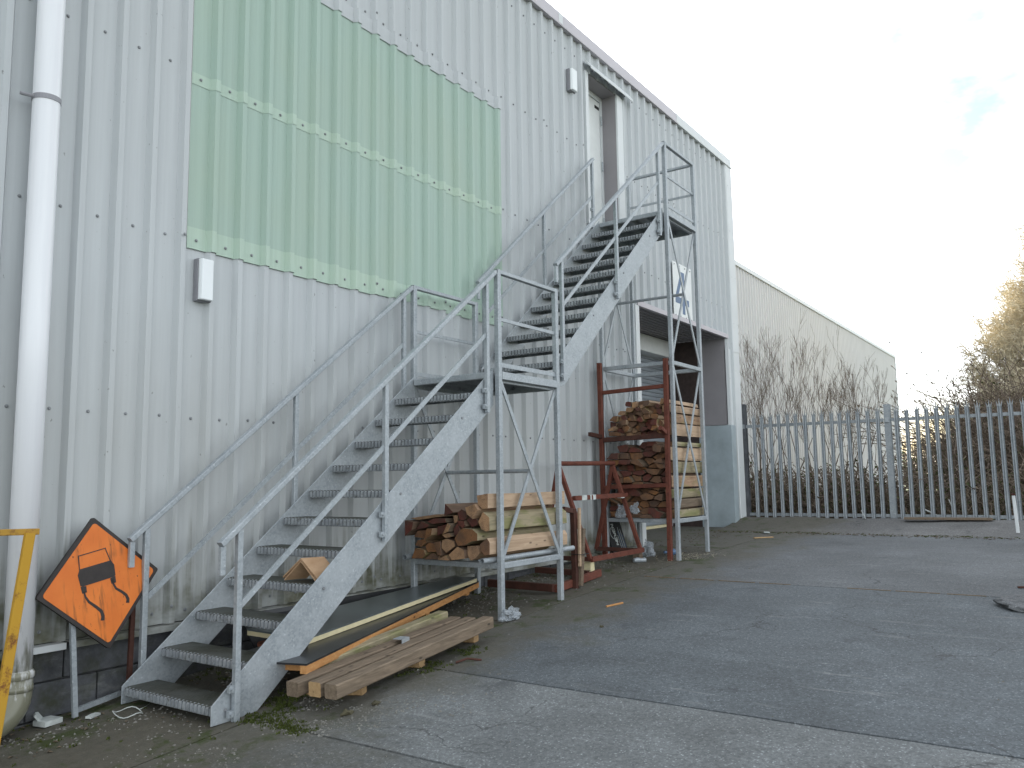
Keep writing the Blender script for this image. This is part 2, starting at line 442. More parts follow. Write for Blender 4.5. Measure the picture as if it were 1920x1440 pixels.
def mat_plastic_film():
    n = NT('clear_plastic_film')
    n.col((0.46, 0.50, 0.54)); n.set(0.2, 0, 0.6)
    n.b.inputs['Alpha'].default_value = 0.38
    n.bump(n.noise(n.vec('Object'), 25, 4, 0.7), 0.6, 0.01)
    return n.m
MAT['film'] = mat_plastic_film()
def leaf_mat(name, c0, c1):
    n = NT(name)
    n.col(n.mix(n.noise(n.vec('World'), 7, 3), c0, c1)); n.set(0.75, 0, 0.25)
    return n.m
MAT['leaf'] = leaf_mat('ivy_leaf', (0.035, 0.05, 0.014), (0.085, 0.095, 0.03))
MAT['dead_leaf'] = leaf_mat('dead_leaf', (0.095, 0.072, 0.05), (0.21, 0.165, 0.115))
MAT['gold_leaf'] = leaf_mat('sunlit_bud_and_straw', (0.52, 0.46, 0.32), (0.68, 0.61, 0.46))  # sun glow of the fine twigs put into the colour; straw shares it
MAT['moss'] = leaf_mat('moss', (0.028, 0.042, 0.008), (0.075, 0.09, 0.016))
MAT['grit'] = leaf_mat('grit', (0.06, 0.058, 0.05), (0.30, 0.29, 0.26))

# ------------------------------------------------------------------ mesh helpers
class MB:
    def __init__(s): s.v = []; s.f = []; s.mi = []
    def add(s, vs, fs, mi=0):
        o = len(s.v); s.v += [tuple(p) for p in vs]
        for f in fs: s.f.append(tuple(i + o for i in f)); s.mi.append(mi)
    def box(s, x0, x1, y0, y1, z0, z1, mi=0):
        s.add([(x0, y0, z0), (x1, y0, z0), (x1, y1, z0), (x0, y1, z0), (x0, y0, z1), (x1, y0, z1), (x1, y1, z1), (x0, y1, z1)],
              [(0, 3, 2, 1), (4, 5, 6, 7), (0, 1, 5, 4), (1, 2, 6, 5), (2, 3, 7, 6), (3, 0, 4, 7)], mi)
    def bar(s, p0, p1, w, h, up=(0, 0, 1), ch=0.0, mi=0):
        p0, p1 = Vector(p0), Vector(p1); d = (p1 - p0).normalized(); u = Vector(up)
        if abs(d.dot(u)) > 0.95: u = Vector((0, 1, 0))
        a = d.cross(u).normalized(); b = a.cross(d).normalized()
        if ch <= 0: prof = [(-w / 2, -h / 2), (w / 2, -h / 2), (w / 2, h / 2), (-w / 2, h / 2)]
        else:
            x, y, c = w / 2, h / 2, ch
            prof = [(-x + c, -y), (x - c, -y), (x, -y + c), (x, y - c), (x - c, y), (-x + c, y), (-x, y - c), (-x, -y + c)]
        n = len(prof)
        vs = [p0 + a * q[0] + b * q[1] for q in prof] + [p1 + a * q[0] + b * q[1] for q in prof]
        fs = [(i, (i + 1) % n, n + (i + 1) % n, n + i) for i in range(n)] + [tuple(range(n))[::-1], tuple(range(n, 2 * n))]
        s.add(vs, fs, mi)
    def tube(s, pts, r, n=10, caps=True, mi=0):
        pts = [Vector(p) for p in pts]; rs = r if isinstance(r, (list, tuple)) else [r] * len(pts)
        vs = []; fs = []; a0 = None
        for i, p in enumerate(pts):
            d = (pts[min(i + 1, len(pts) - 1)] - pts[max(i - 1, 0)]).normalized()
            u = Vector((0, 0, 1)) if abs(d.z) < 0.9 else Vector((0, 1, 0))
            a = d.cross(u).normalized() if a0 is None else (a0 - d * a0.dot(d)).normalized()
            a0 = a; b = d.cross(a)
            for k in range(n):
                t = 2 * PI * k / n
                vs.append(p + (a * math.cos(t) + b * math.sin(t)) * rs[i])
        for i in range(len(pts) - 1):
            for k in range(n):
                fs.append((i * n + k, i * n + (k + 1) % n, (i + 1) * n + (k + 1) % n, (i + 1) * n + k))
        if caps: fs += [tuple(range(n))[::-1], tuple(range((len(pts) - 1) * n, len(pts) * n))]
        s.add(vs, fs, mi)
    def prism(s, poly, y0, y1, axis='y', mi=0, mcap=None):
        # poly: 2-D points (x,z) for axis y, (y,z) for axis x, (x,y) for axis z
        def P(q, t):
            return {'y': (q[0], t, q[1]), 'x': (t, q[0], q[1]), 'z': (q[0], q[1], t)}[axis]
        n = len(poly)
        o = len(s.v)
        s.v += [P(q, y0) for q in poly] + [P(q, y1) for q in poly]
        for i in range(n): s.f.append((o + i, o + (i + 1) % n, o + n + (i + 1) % n, o + n + i)); s.mi.append(mi)
        m2 = mi if mcap is None else mcap
        s.f.append(tuple(o + i for i in range(n))[::-1]); s.mi.append(m2)
        s.f.append(tuple(o + n + i for i in range(n))); s.mi.append(m2)
    def build(s, name, mats, parent=None, smooth=False, bevel=0.0, origin=None, fixn=True):
        me = bpy.data.meshes.new(name)
        vs = s.v
        if origin is not None:
            ox, oy, oz = origin; vs = [(x - ox, y - oy, z - oz) for x, y, z in vs]
        me.from_pydata(vs, [], s.f)
        if not isinstance(mats, (list, tuple)): mats = [mats]
        for m in mats: me.materials.append(MAT[m] if isinstance(m, str) else m)
        me.polygons.foreach_set('material_index', s.mi)
        if fixn or bevel:
            bm = bmesh.new(); bm.from_mesh(me)
            bmesh.ops.recalc_face_normals(bm, faces=bm.faces)
            if bevel:
                es = [e for e in bm.edges if len(e.link_faces) == 2 and e.calc_face_angle(0) > 0.6]
                bmesh.ops.bevel(bm, geom=es, offset=bevel, segments=1, affect='EDGES', clamp_overlap=True)
            bm.to_mesh(me); bm.free()
        if smooth: me.polygons.foreach_set('use_smooth', [True] * len(me.polygons))
        me.update()
        o = bpy.data.objects.new(name, me); COL.objects.link(o)
        if origin is not None: o.location = origin
        if parent is not None:
            o.parent = parent
            o.matrix_parent_inverse = Matrix.Identity(4)
            o.location = Vector(o.location) - abs_loc(parent)
        return o
def abs_loc(o):
    v = Vector(o.location)
    while o.parent: o = o.parent; v += Vector(o.location)
    return v
def tag(o, label=None, cat=None, group=None, kind=None):
    if label: o['label'] = label
    if cat: o['category'] = cat
    if group: o['group'] = group
    if kind: o['kind'] = kind
    return o
def thing(name, label, cat, loc, group=None):
    o = bpy.data.objects.new(name, None); COL.objects.link(o); o.location = loc; o.empty_display_size = 0.2
    return tag(o, label, cat, group)
def shared(src, name, parent, loc):
    o = bpy.data.objects.new(name, src.data); COL.objects.link(o)
    if parent is not None: o.parent = parent; o.location = Vector(loc) - abs_loc(parent)
    else: o.location = loc
    return o
def G(X):
    t = max(-14.0, min(8.35, X - 4.0))
    return 0.0645 * t - 0.0031 * t * t

# ------------------------------------------------------------------ ground
ZF = 0.45
m = MB()
xs = [-30 + 0.9 * i for i in range(47)] + [12.34, 14.7]
for a, b in zip(xs[:-1], xs[1:]):
    m.add([(a, -40, G(a) - 0.10), (b, -40, G(b) - 0.10), (b, 0.03, G(b) - 0.10), (a, 0.03, G(a) - 0.10)], [(0, 1, 2, 3)])
ground = m.build('yard', 'soil', fixn=False); tag(ground, kind='structure')

def slab(x0, x1, y0, y1, col, gap=0.010, par=ground):
    m = MB(); nx = max(2, int((x1 - x0) / 0.3)); ny = max(2, int((y1 - y0) / 0.4))
    x0 += gap; x1 -= gap; y0 += gap; y1 -= gap
    vs = []
    for j in range(ny + 1):
        for i in range(nx + 1):
            X = x0 + (x1 - x0) * i / nx; Y = y0 + (y1 - y0) * j / ny
            edge = (i in (0, nx))
            w = 0.006 * noise.noise(Vector((X * 0.7, Y * 0.7, 3.1)))
            vs.append((X + (0.012 * noise.noise(Vector((X, Y * 4, 0))) if edge else 0), Y + (0.01 * noise.noise(Vector((X * 4, Y, 7))) if j in (0, ny) else 0), G(X) + w * 0.6))
    fs = [(j * (nx + 1) + i, j * (nx + 1) + i + 1, (j + 1) * (nx + 1) + i + 1, (j + 1) * (nx + 1) + i) for j in range(ny) for i in range(nx)]
    # skirt
    rim = [i for i in range(nx + 1)] + [j * (nx + 1) + nx for j in range(1, ny + 1)] + [ny * (nx + 1) + i for i in range(nx - 1, -1, -1)] + [j * (nx + 1) for j in range(ny - 1, 0, -1)]
    o = len(vs)
    vs += [(vs[k][0], vs[k][1], vs[k][2] - 0.09) for k in rim]
    for k in range(len(rim)):
        k2 = (k + 1) % len(rim)
        fs.append((rim[k2], rim[k], o + k, o + k2))
    m.add(vs, fs)
    ob = m.build('concrete_slab', 'concrete', par)
    ob.color = (*col, 1)
    return ob
cuts = [(-12.0, -4.6), (-4.6, -1.2), (-1.2, 2.12), (2.12, 3.36), (3.36, 7.2), (7.2, 12.34)]
cols = [(0.145, 0.15, 0.154), (0.14, 0.146, 0.150), (0.134, 0.140, 0.138), (0.172, 0.182, 0.184), (0.116, 0.129, 0.138), (0.134, 0.142, 0.148)]
for (a, b), c in zip(cuts, cols):
    slab(a, b, -5.9 if a > -2 else -9, -1.22, c)
    slab(a, b, -14, -5.9 if a > -2 else -9, tuple(x * 0.95 for x in c))
for a, b in [(-12, -4.6), (-4.6, 0.2), (0.2, 4.73), (4.73, 9.86)]:
    slab(a, b, -1.22, 0.02, (0.10, 0.10, 0.09))
slab(9.86, 13.56, -1.22, 1.25, (0.165, 0.17, 0.175))

# pale sealant standing in the joint across the yard
m = MB()
for k in range(30):
    y0 = -1.3 - k * 0.42; y1 = y0 - rng.uniform(.30, .42)
    if rng.random() < .85: m.bar((7.203 + rng.uniform(-.004, .004), y0, G(7.2) + 0.001), (7.203 + rng.uniform(-.004, .004), y1, G(7.2) + 0.001), 0.016, 0.010)
o = m.build('joint_sealant', 'grey_wood', ground); o['kind'] = 'stuff'
# raised concrete bank under the fence
m = MB()
prof = [(12.36, 0.320), (12.70, 0.330), (13.10, 0.352), (13.45, 0.395), (13.78, 0.462), (14.12, 0.486), (14.6, 0.46), (14.7, 0.30)]
ys = [0.0 - 0.25 * i for i in range(60)]
vs = []
for y in ys:
    for (X, z) in prof:
        X2 = X + 0.10 * noise.noise(Vector((X * 1.3, y * 0.8, 1)))
        if X < 12.5: X2 = X + 0.03 * noise.noise(Vector((0, y * 1.7, 5)))
        vs.append((X2, y, z + (0.034 * noise.noise(Vector((X * 2.5, y * 1.5, 9))) + 0.012 * noise.noise(Vector((X * 7, y * 6, 2)))) * min(1, max(0.1, (X - 12.4) / 0.6))))
n = len(prof)
fs = [(j * n + i, (j + 1) * n + i, (j + 1) * n + i + 1, j * n + i + 1) for j in range(len(ys) - 1) for i in range(n - 1)]
m.add(vs, fs)
bank = m.build('kerb_bank', 'concrete', smooth=True); bank.color = (0.17, 0.168, 0.165, 1); tag(bank, kind='structure')

# land beyond
m = MB()
pts = []
nx, ny = 60, 60
def land(X, Y):
    base = ZF - 0.06
    return base + 0.10 * noise.noise(Vector((X * 0.35, Y * 0.35, 0.5))) * min(1, max(0, (X - 14.6) / 3))
gx = [14.62 + 0.5 * i for i in range(36)] + [33 + 4 * i for i in range(10)] + [80, 120, 200, 400, 900]
gy = [-900, -300, -120, -60] + [-40 + 2.5 * i for i in range(12)] + [-10 + 0.5 * i for i in range(30)] + [6, 60, 300]
vs = [(X, Y, land(X, Y)) for Y in gy for X in gx]
n = len(gx)
fs = [(j * n + i, j * n + i + 1, (j + 1) * n + i + 1, (j + 1) * n + i) for j in range(len(gy) - 1) for i in range(n - 1)]
m.add(vs, fs)
tag(m.build('rough_ground', 'field', smooth=True, fixn=False), kind='structure')
m = MB()
m.add([(-900, -900, -0.95), (14.62, -900, -0.95), (14.62, -14, -0.95), (-900, -14, -0.95)], [(0, 1, 2, 3)])
m.add([(-900, -14, -0.951), (-12, -14, -0.951), (-12, 300, -0.951), (-900, 300, -0.951)], [(0, 1, 2, 3)])
tag(m.build('far_ground', 'field', fixn=False), kind='structure')

# ------------------------------------------------------------------ main warehouse
P0 = 1.1377; PIT = 0.25; DEP = 0.044
ZB, ZT = 0.285, 7.215
W = thing('warehouse', 'long grey ribbed metal warehouse with green translucent panels and outside stairs', 'building', (0, 0, 0))
def profile_y(x):
    t = ((x - P0) % PIT)
    if t < 0.162: return 0.0
    if t < 0.186: return -DEP * (t - 0.162) / 0.024
    if t < 0.226: return -DEP
    return -DEP * (1 - (t - 0.226) / 0.024)
BRK = [0.0, 0.048, 0.052, 0.110, 0.114, 0.162, 0.186, 0.226]
def breaks(xa, xb):
    k = math.floor((xa - P0) / PIT) - 1; out = [xa]
    while P0 + k * PIT < xb + PIT:
        for b in BRK:
            x = P0 + k * PIT + b
            if xa + 1e-4 < x < xb - 1e-4: out.append(x)
        k += 1
    return out + [xb]
def py2(x, off):
    t = ((x - P0) % PIT); y = profile_y(x)
    if 0.0475 < t < 0.0525 or 0.1095 < t < 0.1145: y = y - 0.0022
    return y + off
def ribbed(mb, xa, xb, za, zb, off=0.0, nz=1, mi=0):
    xs = breaks(xa, xb); vs = []
    for j in range(nz + 1):
        z = za + (zb - za) * j / nz
        vs += [(x, py2(x, off), z) for x in xs]
    n = len(xs)
    mb.add(vs, [(j * n + i, j * n + i + 1, (j + 1) * n + i + 1, (j + 1) * n + i) for j in range(nz) for i in range(n - 1)], mi)
DOOR = (8.52, 9.37, 4.70, 6.86)
BAY = (9.88, 13.55, -1.0, 3.785)
GRN = (2.3877, 6.3877, 2.975, 5.53)
holes = [DOOR, BAY, (GRN[0], GRN[1], GRN[2] + 0.10, GRN[3] - 0.10)]
n0 = -8
for k in range(n0, 12):
    xa = 2.3877 + k; xb = min(xa + 1.0, 13.93)
    if xa >= 13.93: break
    cx = sorted({xa, xb} | {h[0] for h in holes if xa < h[0] < xb} | {h[1] for h in holes if xa < h[1] < xb})
    for a, b in zip(cx[:-1], cx[1:]):
        zs = [(ZB, ZT)]
        for h in holes:
            if h[0] <= a + 1e-6 and h[1] >= b - 1e-6:
                nz_ = []
                for (p, q) in zs:
                    if h[3] <= p or h[2] >= q: nz_.append((p, q)); continue
                    if h[2] > p: nz_.append((p, h[2]))
                    if h[3] < q: nz_.append((h[3], q))
                zs = nz_
        for (p, q) in zs:
            m = MB(); ribbed(m, a, b, p, q, -0.0015 * (k % 2)); m.build('cladding_sheet', 'clad', W, fixn=False)
# green sheets, two rows lapped
for k in range(4):
    xa = GRN[0] + k; xb = xa + 1.0
    dz = [0.0, -0.012, 0.0, -0.018][k]
    m = MB(); ribbed(m, xa + 0.002, xb - 0.002, GRN[2] + dz, 4.34, -0.012 - 0.002 * (k % 2)); m.build('translucent_sheet', 'green', W, fixn=False)
    m = MB(); ribbed(m, xa + 0.002, xb - 0.002, 4.25, GRN[3], -0.0142 - 0.002 * (k % 2)); m.build('translucent_sheet', 'green', W, fixn=False)
    m = MB(); ribbed(m, xa + 0.002, xb - 0.002, 4.2505, 4.342, -0.0156 - 0.002 * (k % 2)); m.build('lap_strip', 'green_lap', W, fixn=False)
    m = MB(); ribbed(m, xa + 0.002, xb - 0.002, GRN[2] + dz + 0.001, GRN[2] + 0.165, -0.0135 - 0.002 * (k % 2)); m.build('lap_strip', 'green_lap', W, fixn=False)
# grey sheets lap down over the green top edge
m = MB(); ribbed(m, GRN[0], GRN[1], GRN[3] - 0.02, GRN[3] + 0.12, -0.024); m.build('lap_strip', 'clad', W, fixn=False)
# screws with caps
m = MB()
def screw(x, z, y=0.0, r=0.0092):
    if any(h[0] - 0.02 < x < h[1] + 0.05 and h[2] - 0.05 < z < h[3] + 0.02 for h in (DOOR, BAY)): return
    n = 8; vs = []
    for rr, yy in ((r * 1.35, y - 0.001), (r * 1.3, y - 0.004), (r, y - 0.005), (r * 0.75, y - 0.012)):
        vs += [(x + rr * math.cos(2 * PI * i / n), yy, z + rr * math.sin(2 * PI * i / n)) for i in range(n)]
    fs = [(j * n + i, j * n + (i + 1) % n, (j + 1) * n + (i + 1) % n, (j + 1) * n + i) for j in range(3) for i in range(n)] + [tuple(range(3 * n, 4 * n))]
    m.add(vs, fs)
for k in range(-40, 51):
    x = 1.2187 + 0.25 * k
    if x > 13.85: break
    for z in (0.36, 1.722, 3.041, 4.352, 5.72, 6.98):
        g = GRN[0] < x < GRN[1]
        y = -0.002
        if g and z == 4.352: z = 4.302; y = -0.018
        if g and z == 3.041: y = -0.016
        if g and z == 5.72: z = 5.70
        screw(x + rng.uniform(-.006, .006), z + rng.uniform(-.006, .006), y)
for k in range(-8, 12):          # stitch screws on the laps of sheets
    x = 2.3877 + k - 0.05
    for z in (0.40, 3.06, 5.74):
        if rng.random() < 0.8: screw(x, z + rng.uniform(-.01, .01), -DEP - (0.02 if GRN[0] < x + .1 < GRN[1] + .2 and z == 3.06 else 0))
o = m.build('screw', 'screw', W, fixn=False); tag(o, kind='stuff')
# plinth of blocks
pl = MB(); pl.box(-5.6, 9.85, 0.055, 0.25, -1.0, ZB + 0.02); pl.build('plinth_core', 'block', W)
row = 0
bl = None
for zt in (0.262, 0.040, -0.182):
    x = -1.0 + (0.22 if row % 2 else 0)
    while x < 9.6:
        if zt > G(x) - 0.05:
            L = 0.432
            m = MB(); j = rng.uniform(0, 0.008)
            m.box(x, x + L, 0.018 + j, 0.06, zt - 0.212, zt)
            m.build('block', 'block', W, bevel=0.005)
        x += 0.442
    row += 1
# drip flashing under sheets, in lengths
for a, b, mt in [(-5.6, -1.5, 'clad'), (-1.5, 1.36, 'clad'), (1.36, 1.62, 'trim'), (1.64, 2.6, 'clad'), (2.6, 5.2, 'clad'), (5.2, 7.9, 'clad'), (7.9, 9.86, 'clad')]:
    m = MB(); m.bar((a + .004, -0.012, ZB - 0.012), (b - .004, -0.012, ZB - 0.014), 0.085, 0.005)
    m.bar((a + .004, -0.054, ZB - 0.030), (b - .004, -0.054, ZB - 0.030), 0.004, 0.04)
    m.build('drip_flashing', mt, W)
# eaves trim in lengths, roof behind
for i, (a, b) in enumerate([(-5.6, -1.2), (-1.2, 1.8), (1.8, 4.8), (4.8, 7.78), (7.78, 11.6), (11.6, 14.17)]):
    m = MB()
    prof = [(-0.035, 7.20), (-0.072, 7.20), (-0.075, 7.225), (-0.062, 7.232), (-0.062, 7.375), (-0.03, 7.395), (0.25, 7.43), (0.25, 7.22), (-0.035, 7.205)]
    m.prism([(q[0], q[1]) for q in prof], a + 0.003, b - 0.003, 'x')
    m.build('eaves_trim', 'trim_pink' if i < 5 else 'trim', W)
    m = MB(); m.box(b - 0.05, b + 0.05, -0.0655, -0.0615, 7.234, 7.374)
    if i < 5: m.build('trim_joint', 'trim', W)
m = MB(); m.add([(-5.6, 0.2, 7.425), (14.1, 0.2, 7.425), (14.1, 30, 9.3), (-5.6, 30, 9.3)], [(0, 1, 2, 3)]); m.add([(-5.6, 30, 9.3), (14.1, 30, 9.3), (14.1, 30, 0), (-5.6, 30, 0)], [(0, 1, 2, 3)]); m.build('roof', 'clad_far', W, fixn=False)
m = MB(); m.add([(-5.6, 0.0, -1), (-5.6, 0.0, 7.4), (-5.6, 30, 9.3), (-5.6, 30, -1)], [(0, 1, 2, 3)]); m.add([(14.14, 0.0, 0.2), (14.14, 0.0, 7.4), (14.14, 30, 9.3), (14.14, 30, 0.2)], [(0, 1, 2, 3)]); m.build('end_wall', 'clad_far', W, fixn=False)
# corner trim (folded, two lengths)
for (a, b) in ((0.31, 3.60), (3.56, 7.22)):
    m = MB(); o_ = 0.0 if b < 4 else 0.006
    pr = [(13.55, 0.0), (13.575, -0.03), (13.66, -0.03), (13.69, -0.012), (13.86, -0.012), (13.885, -0.052), (14.165, -0.052), (14.165, 0.15), (14.15, 0.15), (14.15, -0.03), (13.9, -0.03), (13.875, 0.008), (13.55, 0.012)]
    if a > 3: pr = [(13.84, -0.03), (13.885, -0.052), (14.165, -0.052), (14.165, 0.15), (14.15, 0.15), (14.15, -0.03), (13.84, -0.02)]
    m.prism([(q[0], q[1] - o_) for q in pr], a, b, 'z'); m.build('corner_trim', 'trim', W)
m = MB()
for z in (0.5, 1.4, 2.3, 3.2, 4.1, 5, 5.9, 6.8):
    for x in (13.93, 14.12):
        n = 6; m.add([(x + .009 * math.cos(i), -0.060, z + .009 * math.sin(i)) for i in [2 * PI * k / n for k in range(n)]], [tuple(range(n))])
tag(m.build('trim_screw', 'screw', W, fixn=False), kind='stuff')

# --- upper door in its recess
dx0, dx1, dz0, dz1 = DOOR; DY = 0.23
m = MB(); m.box(dx0 - 0.08, dx0, -0.045, DY + 0.02, dz0 - 0.02, dz1); m.build('door_reveal', 'trim', W)
m = MB(); m.box(dx1, dx1 + 0.02, -0.02, DY + 0.02, dz0 - 0.02, dz1); m.build('door_reveal', 'lining', W)
m = MB(); m.box(dx1 + 0.0, dx1 + 0.13, -0.05, -0.022, dz0 - 0.02, dz1); m.box(dx1 + 0.13, dx1 + 0.22, -0.040, -0.018, dz0 - 0.02, dz1); m.build('door_jamb_trim', 'trim', W)
m = MB(); m.box(dx0, dx1, -0.02, DY + 0.02, dz1, dz1 + 0.02); m.build('door_soffit', 'lining', W)
m = MB(); m.box(dx0, dx1, -0.05, DY + 0.02, dz0 - 0.06, dz0 - 0.02); m.build('door_threshold', 'galv', W)
m = MB()
m.box(dx0, dx0 + 0.05, DY - 0.03, DY + 0.03, dz0, dz1); m.box(dx1 - 0.045, dx1, DY - 0.03, DY + 0.03, dz0, dz1); m.box(dx0 + 0.05, dx1 - 0.045, DY - 0.03, DY + 0.03, dz1 - 0.07, dz1)
m.build('door_frame', 'trim', W)
m = MB(); m.box(dx0 + 0.055, dx1 - 0.05, DY - 0.012, DY + 0.03, dz0 + 0.01, dz1 - 0.075)
door = m.build('door', 'white_paint', W, bevel=0.004)
m = MB(); m.box(dx1 - 0.20, dx1 - 0.07, DY - 0.016, DY - 0.0125, dz1 - 0.20, dz1 - 0.155); m.build('door_plate', 'black', door)
for z in (dz0 + 0.25, dz0 + 1.1, dz1 - 0.36):
    m = MB(); m.tube([(dx1 - 0.048, DY - 0.04, z - 0.07), (dx1 - 0.048, DY - 0.04, z + 0.07)], 0.012, 8); m.build('hinge', 'galv', door)
m = MB()
m.add([(8.46, -0.04, 7.0), (9.75, -0.04, 7.0), (9.75, -0.05, 6.985), (8.46, -0.05, 6.985)], [(0, 1, 2, 3)])
m.prism([(-0.03, 7.02), (-0.045, 7.02), (-0.135, 6.90), (-0.135, 6.87), (-0.128, 6.87), (-0.125, 6.895), (-0.03, 6.99)], 8.45, 9.745, 'x')
m.build('door_canopy', 'trim', W)

# --- loading bay recess
bx0, bx1, _, bz1 = BAY; SY = 1.20
m = MB(); m.box(bx0 - 0.05, bx0, -0.055, SY, 0.18, bz1); m.build('bay_reveal', 'trim', W)
m = MB(); m.box(bx1, bx1 + 0.03, -0.004, 0.50, 2.18, bz1); m.build('bay_reveal', 'lining', W)
m = MB(); m.box(bx1, bx1 + 0.03, 0.502, SY + 0.1, 0.2, bz1); m.build('bay_brick_return', 'dark_opening', W)
# ribbed soffit
m = MB(); y = 0.0
while y < SY - 0.01:
    m.box(bx0, bx1, y, min(y + 0.07, SY), bz1 + 0.002, bz1 + 0.03); m.box(bx0, bx1, y + 0.07, min(y + 0.10, SY), bz1 + 0.016, bz1 + 0.031); y += 0.10
m.build('bay_soffit', 'lining', W, fixn=False)
m = MB(); m.bar((bx0 - 0.05, -0.055, bz1 + 0.028), (bx1 + 0.06, -0.055, bz1 + 0.028), 0.012, 0.075); m.bar((bx0 - .05, -0.03, bz1 - 0.006), (bx1 + 0.02, -0.03, bz1 - 0.006), 0.06, 0.006); m.build('bay_head_trim', 'trim_pink', W)
for (a, b) in ((bx0 - 0.13, bx0 - 0.05),):
    m = MB(); m.box(a, b, -0.058, -0.036, 0.2, bz1 - 0.01); m.build('bay_jamb_trim', 'trim', W)
# guard sheet low on the right reveal
m = MB(); m.box(bx1 - 0.008, bx1 - 0.001, -0.058, 0.56, 0.29, 2.17); m.box(bx1 - 0.008, bx1 + 0.21, -0.064, -0.056, 0.29, 2.17); m.build('guard_sheet', 'guard', W, bevel=0.002)
# roller shutter: hood, guides, slats, bottom bar
sh = MB(); sh.box(bx0, bx1 - 0.12, SY - 0.25, SY + 0.2, 3.47, 3.775); hood = sh.build('shutter_hood', 'white_paint', W, bevel=0.01)
m = MB(); z = 0.37
while z < 3.47:
    z1 = min(z + 0.073, 3.468)
    m.prism([(SY, z), (SY - 0.018, z + 0.012), (SY - 0.024, (z + z1) / 2), (SY - 0.018, z1 - 0.012), (SY, z1 - 0.003), (SY + 0.012, z1 - 0.003), (SY + 0.012, z)], bx0 + 0.02, bx1 - 0.1, 'x'); z += 0.076
sh = m.build('shutter_curtain', 'shutter', W)
m = MB(); m.box(bx0 + 0.02, bx1 - 0.1, SY - 0.035, SY + 0.02, 0.275, 0.367); m.build('shutter_bottom_bar', 'cream', W)
m = MB(); m.box(bx1 - 0.10, bx1 - 0.002, SY - 0.05, SY + 0.05, 0.25, 3.47); m.build('shutter_guide', 'lining', W)

# --- wall lights
def wall_light(x0, x1, z0, z1, label):
    t = thing('wall_light', label, 'light', ((x0 + x1) / 2, -0.04, (z0 + z1) / 2), 'bulkhead lights on the ribbed wall')
    m = MB(); m.box(x0 - 0.004, x1 + 0.004, -0.058, -0.0355 + 0.03, z0, z1); m.build('base', 'grey_plastic', t, bevel=0.004)
    m = MB(); w = (x1 - x0) / 2; xc = (x0 + x1) / 2
    pr = [(xc - w, -0.059), (xc - w, -0.078), (xc - w * 0.82, -0.10), (xc + w * 0.82, -0.10), (xc + w, -0.078), (xc + w, -0.059)]
    m.prism(pr, z0 + 0.006, z1 - 0.006, 'z'); m.build('diffuser', 'diffuser', t, bevel=0.005)
wall_light(2.462, 2.575, 2.585, 2.905, 'white bulkhead light just under the left corner of the green panels')
wall_light(7.99, 8.13, 6.39, 6.70, 'white bulkhead light left of the high door under the eaves')

# --- unit number plate with the figure 4
t = thing('number_sign', 'white plate with a blue figure 4 above the loading bay', 'sign', (11.57, -0.045, 4.27))
m = MB(); m.box(11.19, 11.955, -0.046, -0.038, 3.815, 4.745); m.build('plate', 'white_paint', t)
m = MB()
def NP(u, v): return (11.19 + 0.765 * u, 3.815 + 0.93 * v)
outer = [(0.44, 0.86), (0.60, 0.86), (0.60, 0.385), (0.82, 0.385), (0.82, 0.27), (0.60, 0.27), (0.60, 0.10), (0.46, 0.10), (0.46, 0.27), (0.10, 0.27), (0.10, 0.385)]
# the figure in convex pieces, leaving its triangular counter open
for poly in ([(0.46, 0.10), (0.60, 0.10), (0.60, 0.27), (0.46, 0.27)], [(0.10, 0.27), (0.82, 0.27), (0.82, 0.385), (0.10, 0.385)], [(0.46, 0.385), (0.60, 0.385), (0.60, 0.86), (0.46, 0.86)], [(0.10, 0.385), (0.235, 0.385), (0.46, 0.70), (0.46, 0.86), (0.42, 0.86)]):
    m.prism([NP(*q) for q in poly], -0.0482, -0.0462, 'y')
m.build('numeral', 'blue', t)
m = MB()
for x in (11.25, 11.45, 11.68, 11.9):
    for z in (3.86, 4.70): m.tube([(x, -0.0463, z), (x, -0.056, z)], 0.010, 6)
tag(m.build('screw', 'screw', t), kind='stuff')

# --- downpipe
PX, PY = 1.293, -0.135
t = thing('downpipe', 'white plastic rainwater downpipe fixed to the wall at far left', 'pipe', (PX, PY, 0))
m = MB(); m.tube([(PX, PY, 0.10), (PX, PY, 2.2), (PX, PY, 4.4), (PX, PY, 7.3)], 0.079, 28); m.build('pipe', 'pvc', t, smooth=True)
m = MB(); m.tube([(PX, PY, 3.64), (PX, PY, 3.672)], 0.083, 28); m.tube([(PX - 0.08, PY, 3.656), (PX - 0.15, PY + 0.02, 3.656)], 0.012, 8); m.tube([(PX - 0.02, PY, 3.656), (PX, -0.02, 3.656)], 0.014, 8); m.build('pipe_clip', 'grey_plastic', t)
m = MB()
m.tube([(PX, PY, 0.125), (PX, PY, 0.14), (PX, PY, 0.165), (PX, PY, 0.18)], [0.082, 0.093, 0.093, 0.082], 28)
m.tube([(PX, PY, 0.095), (PX, PY, 0.06)], [0.088, 0.088], 28)
pts = []
for i in range(9):
    a = i / 8 * R(72); pts.append((PX - 0.20 * (1 - math.cos(a)), PY - 0.03 * (i / 8), 0.06 - 0.17 * math.sin(a)))
m.tube([(PX, PY, 0.13)] + pts + [(PX - 0.22, PY - 0.05, -0.15)], 0.085, 28)
m.build('shoe', 'pvc', t, smooth=True)

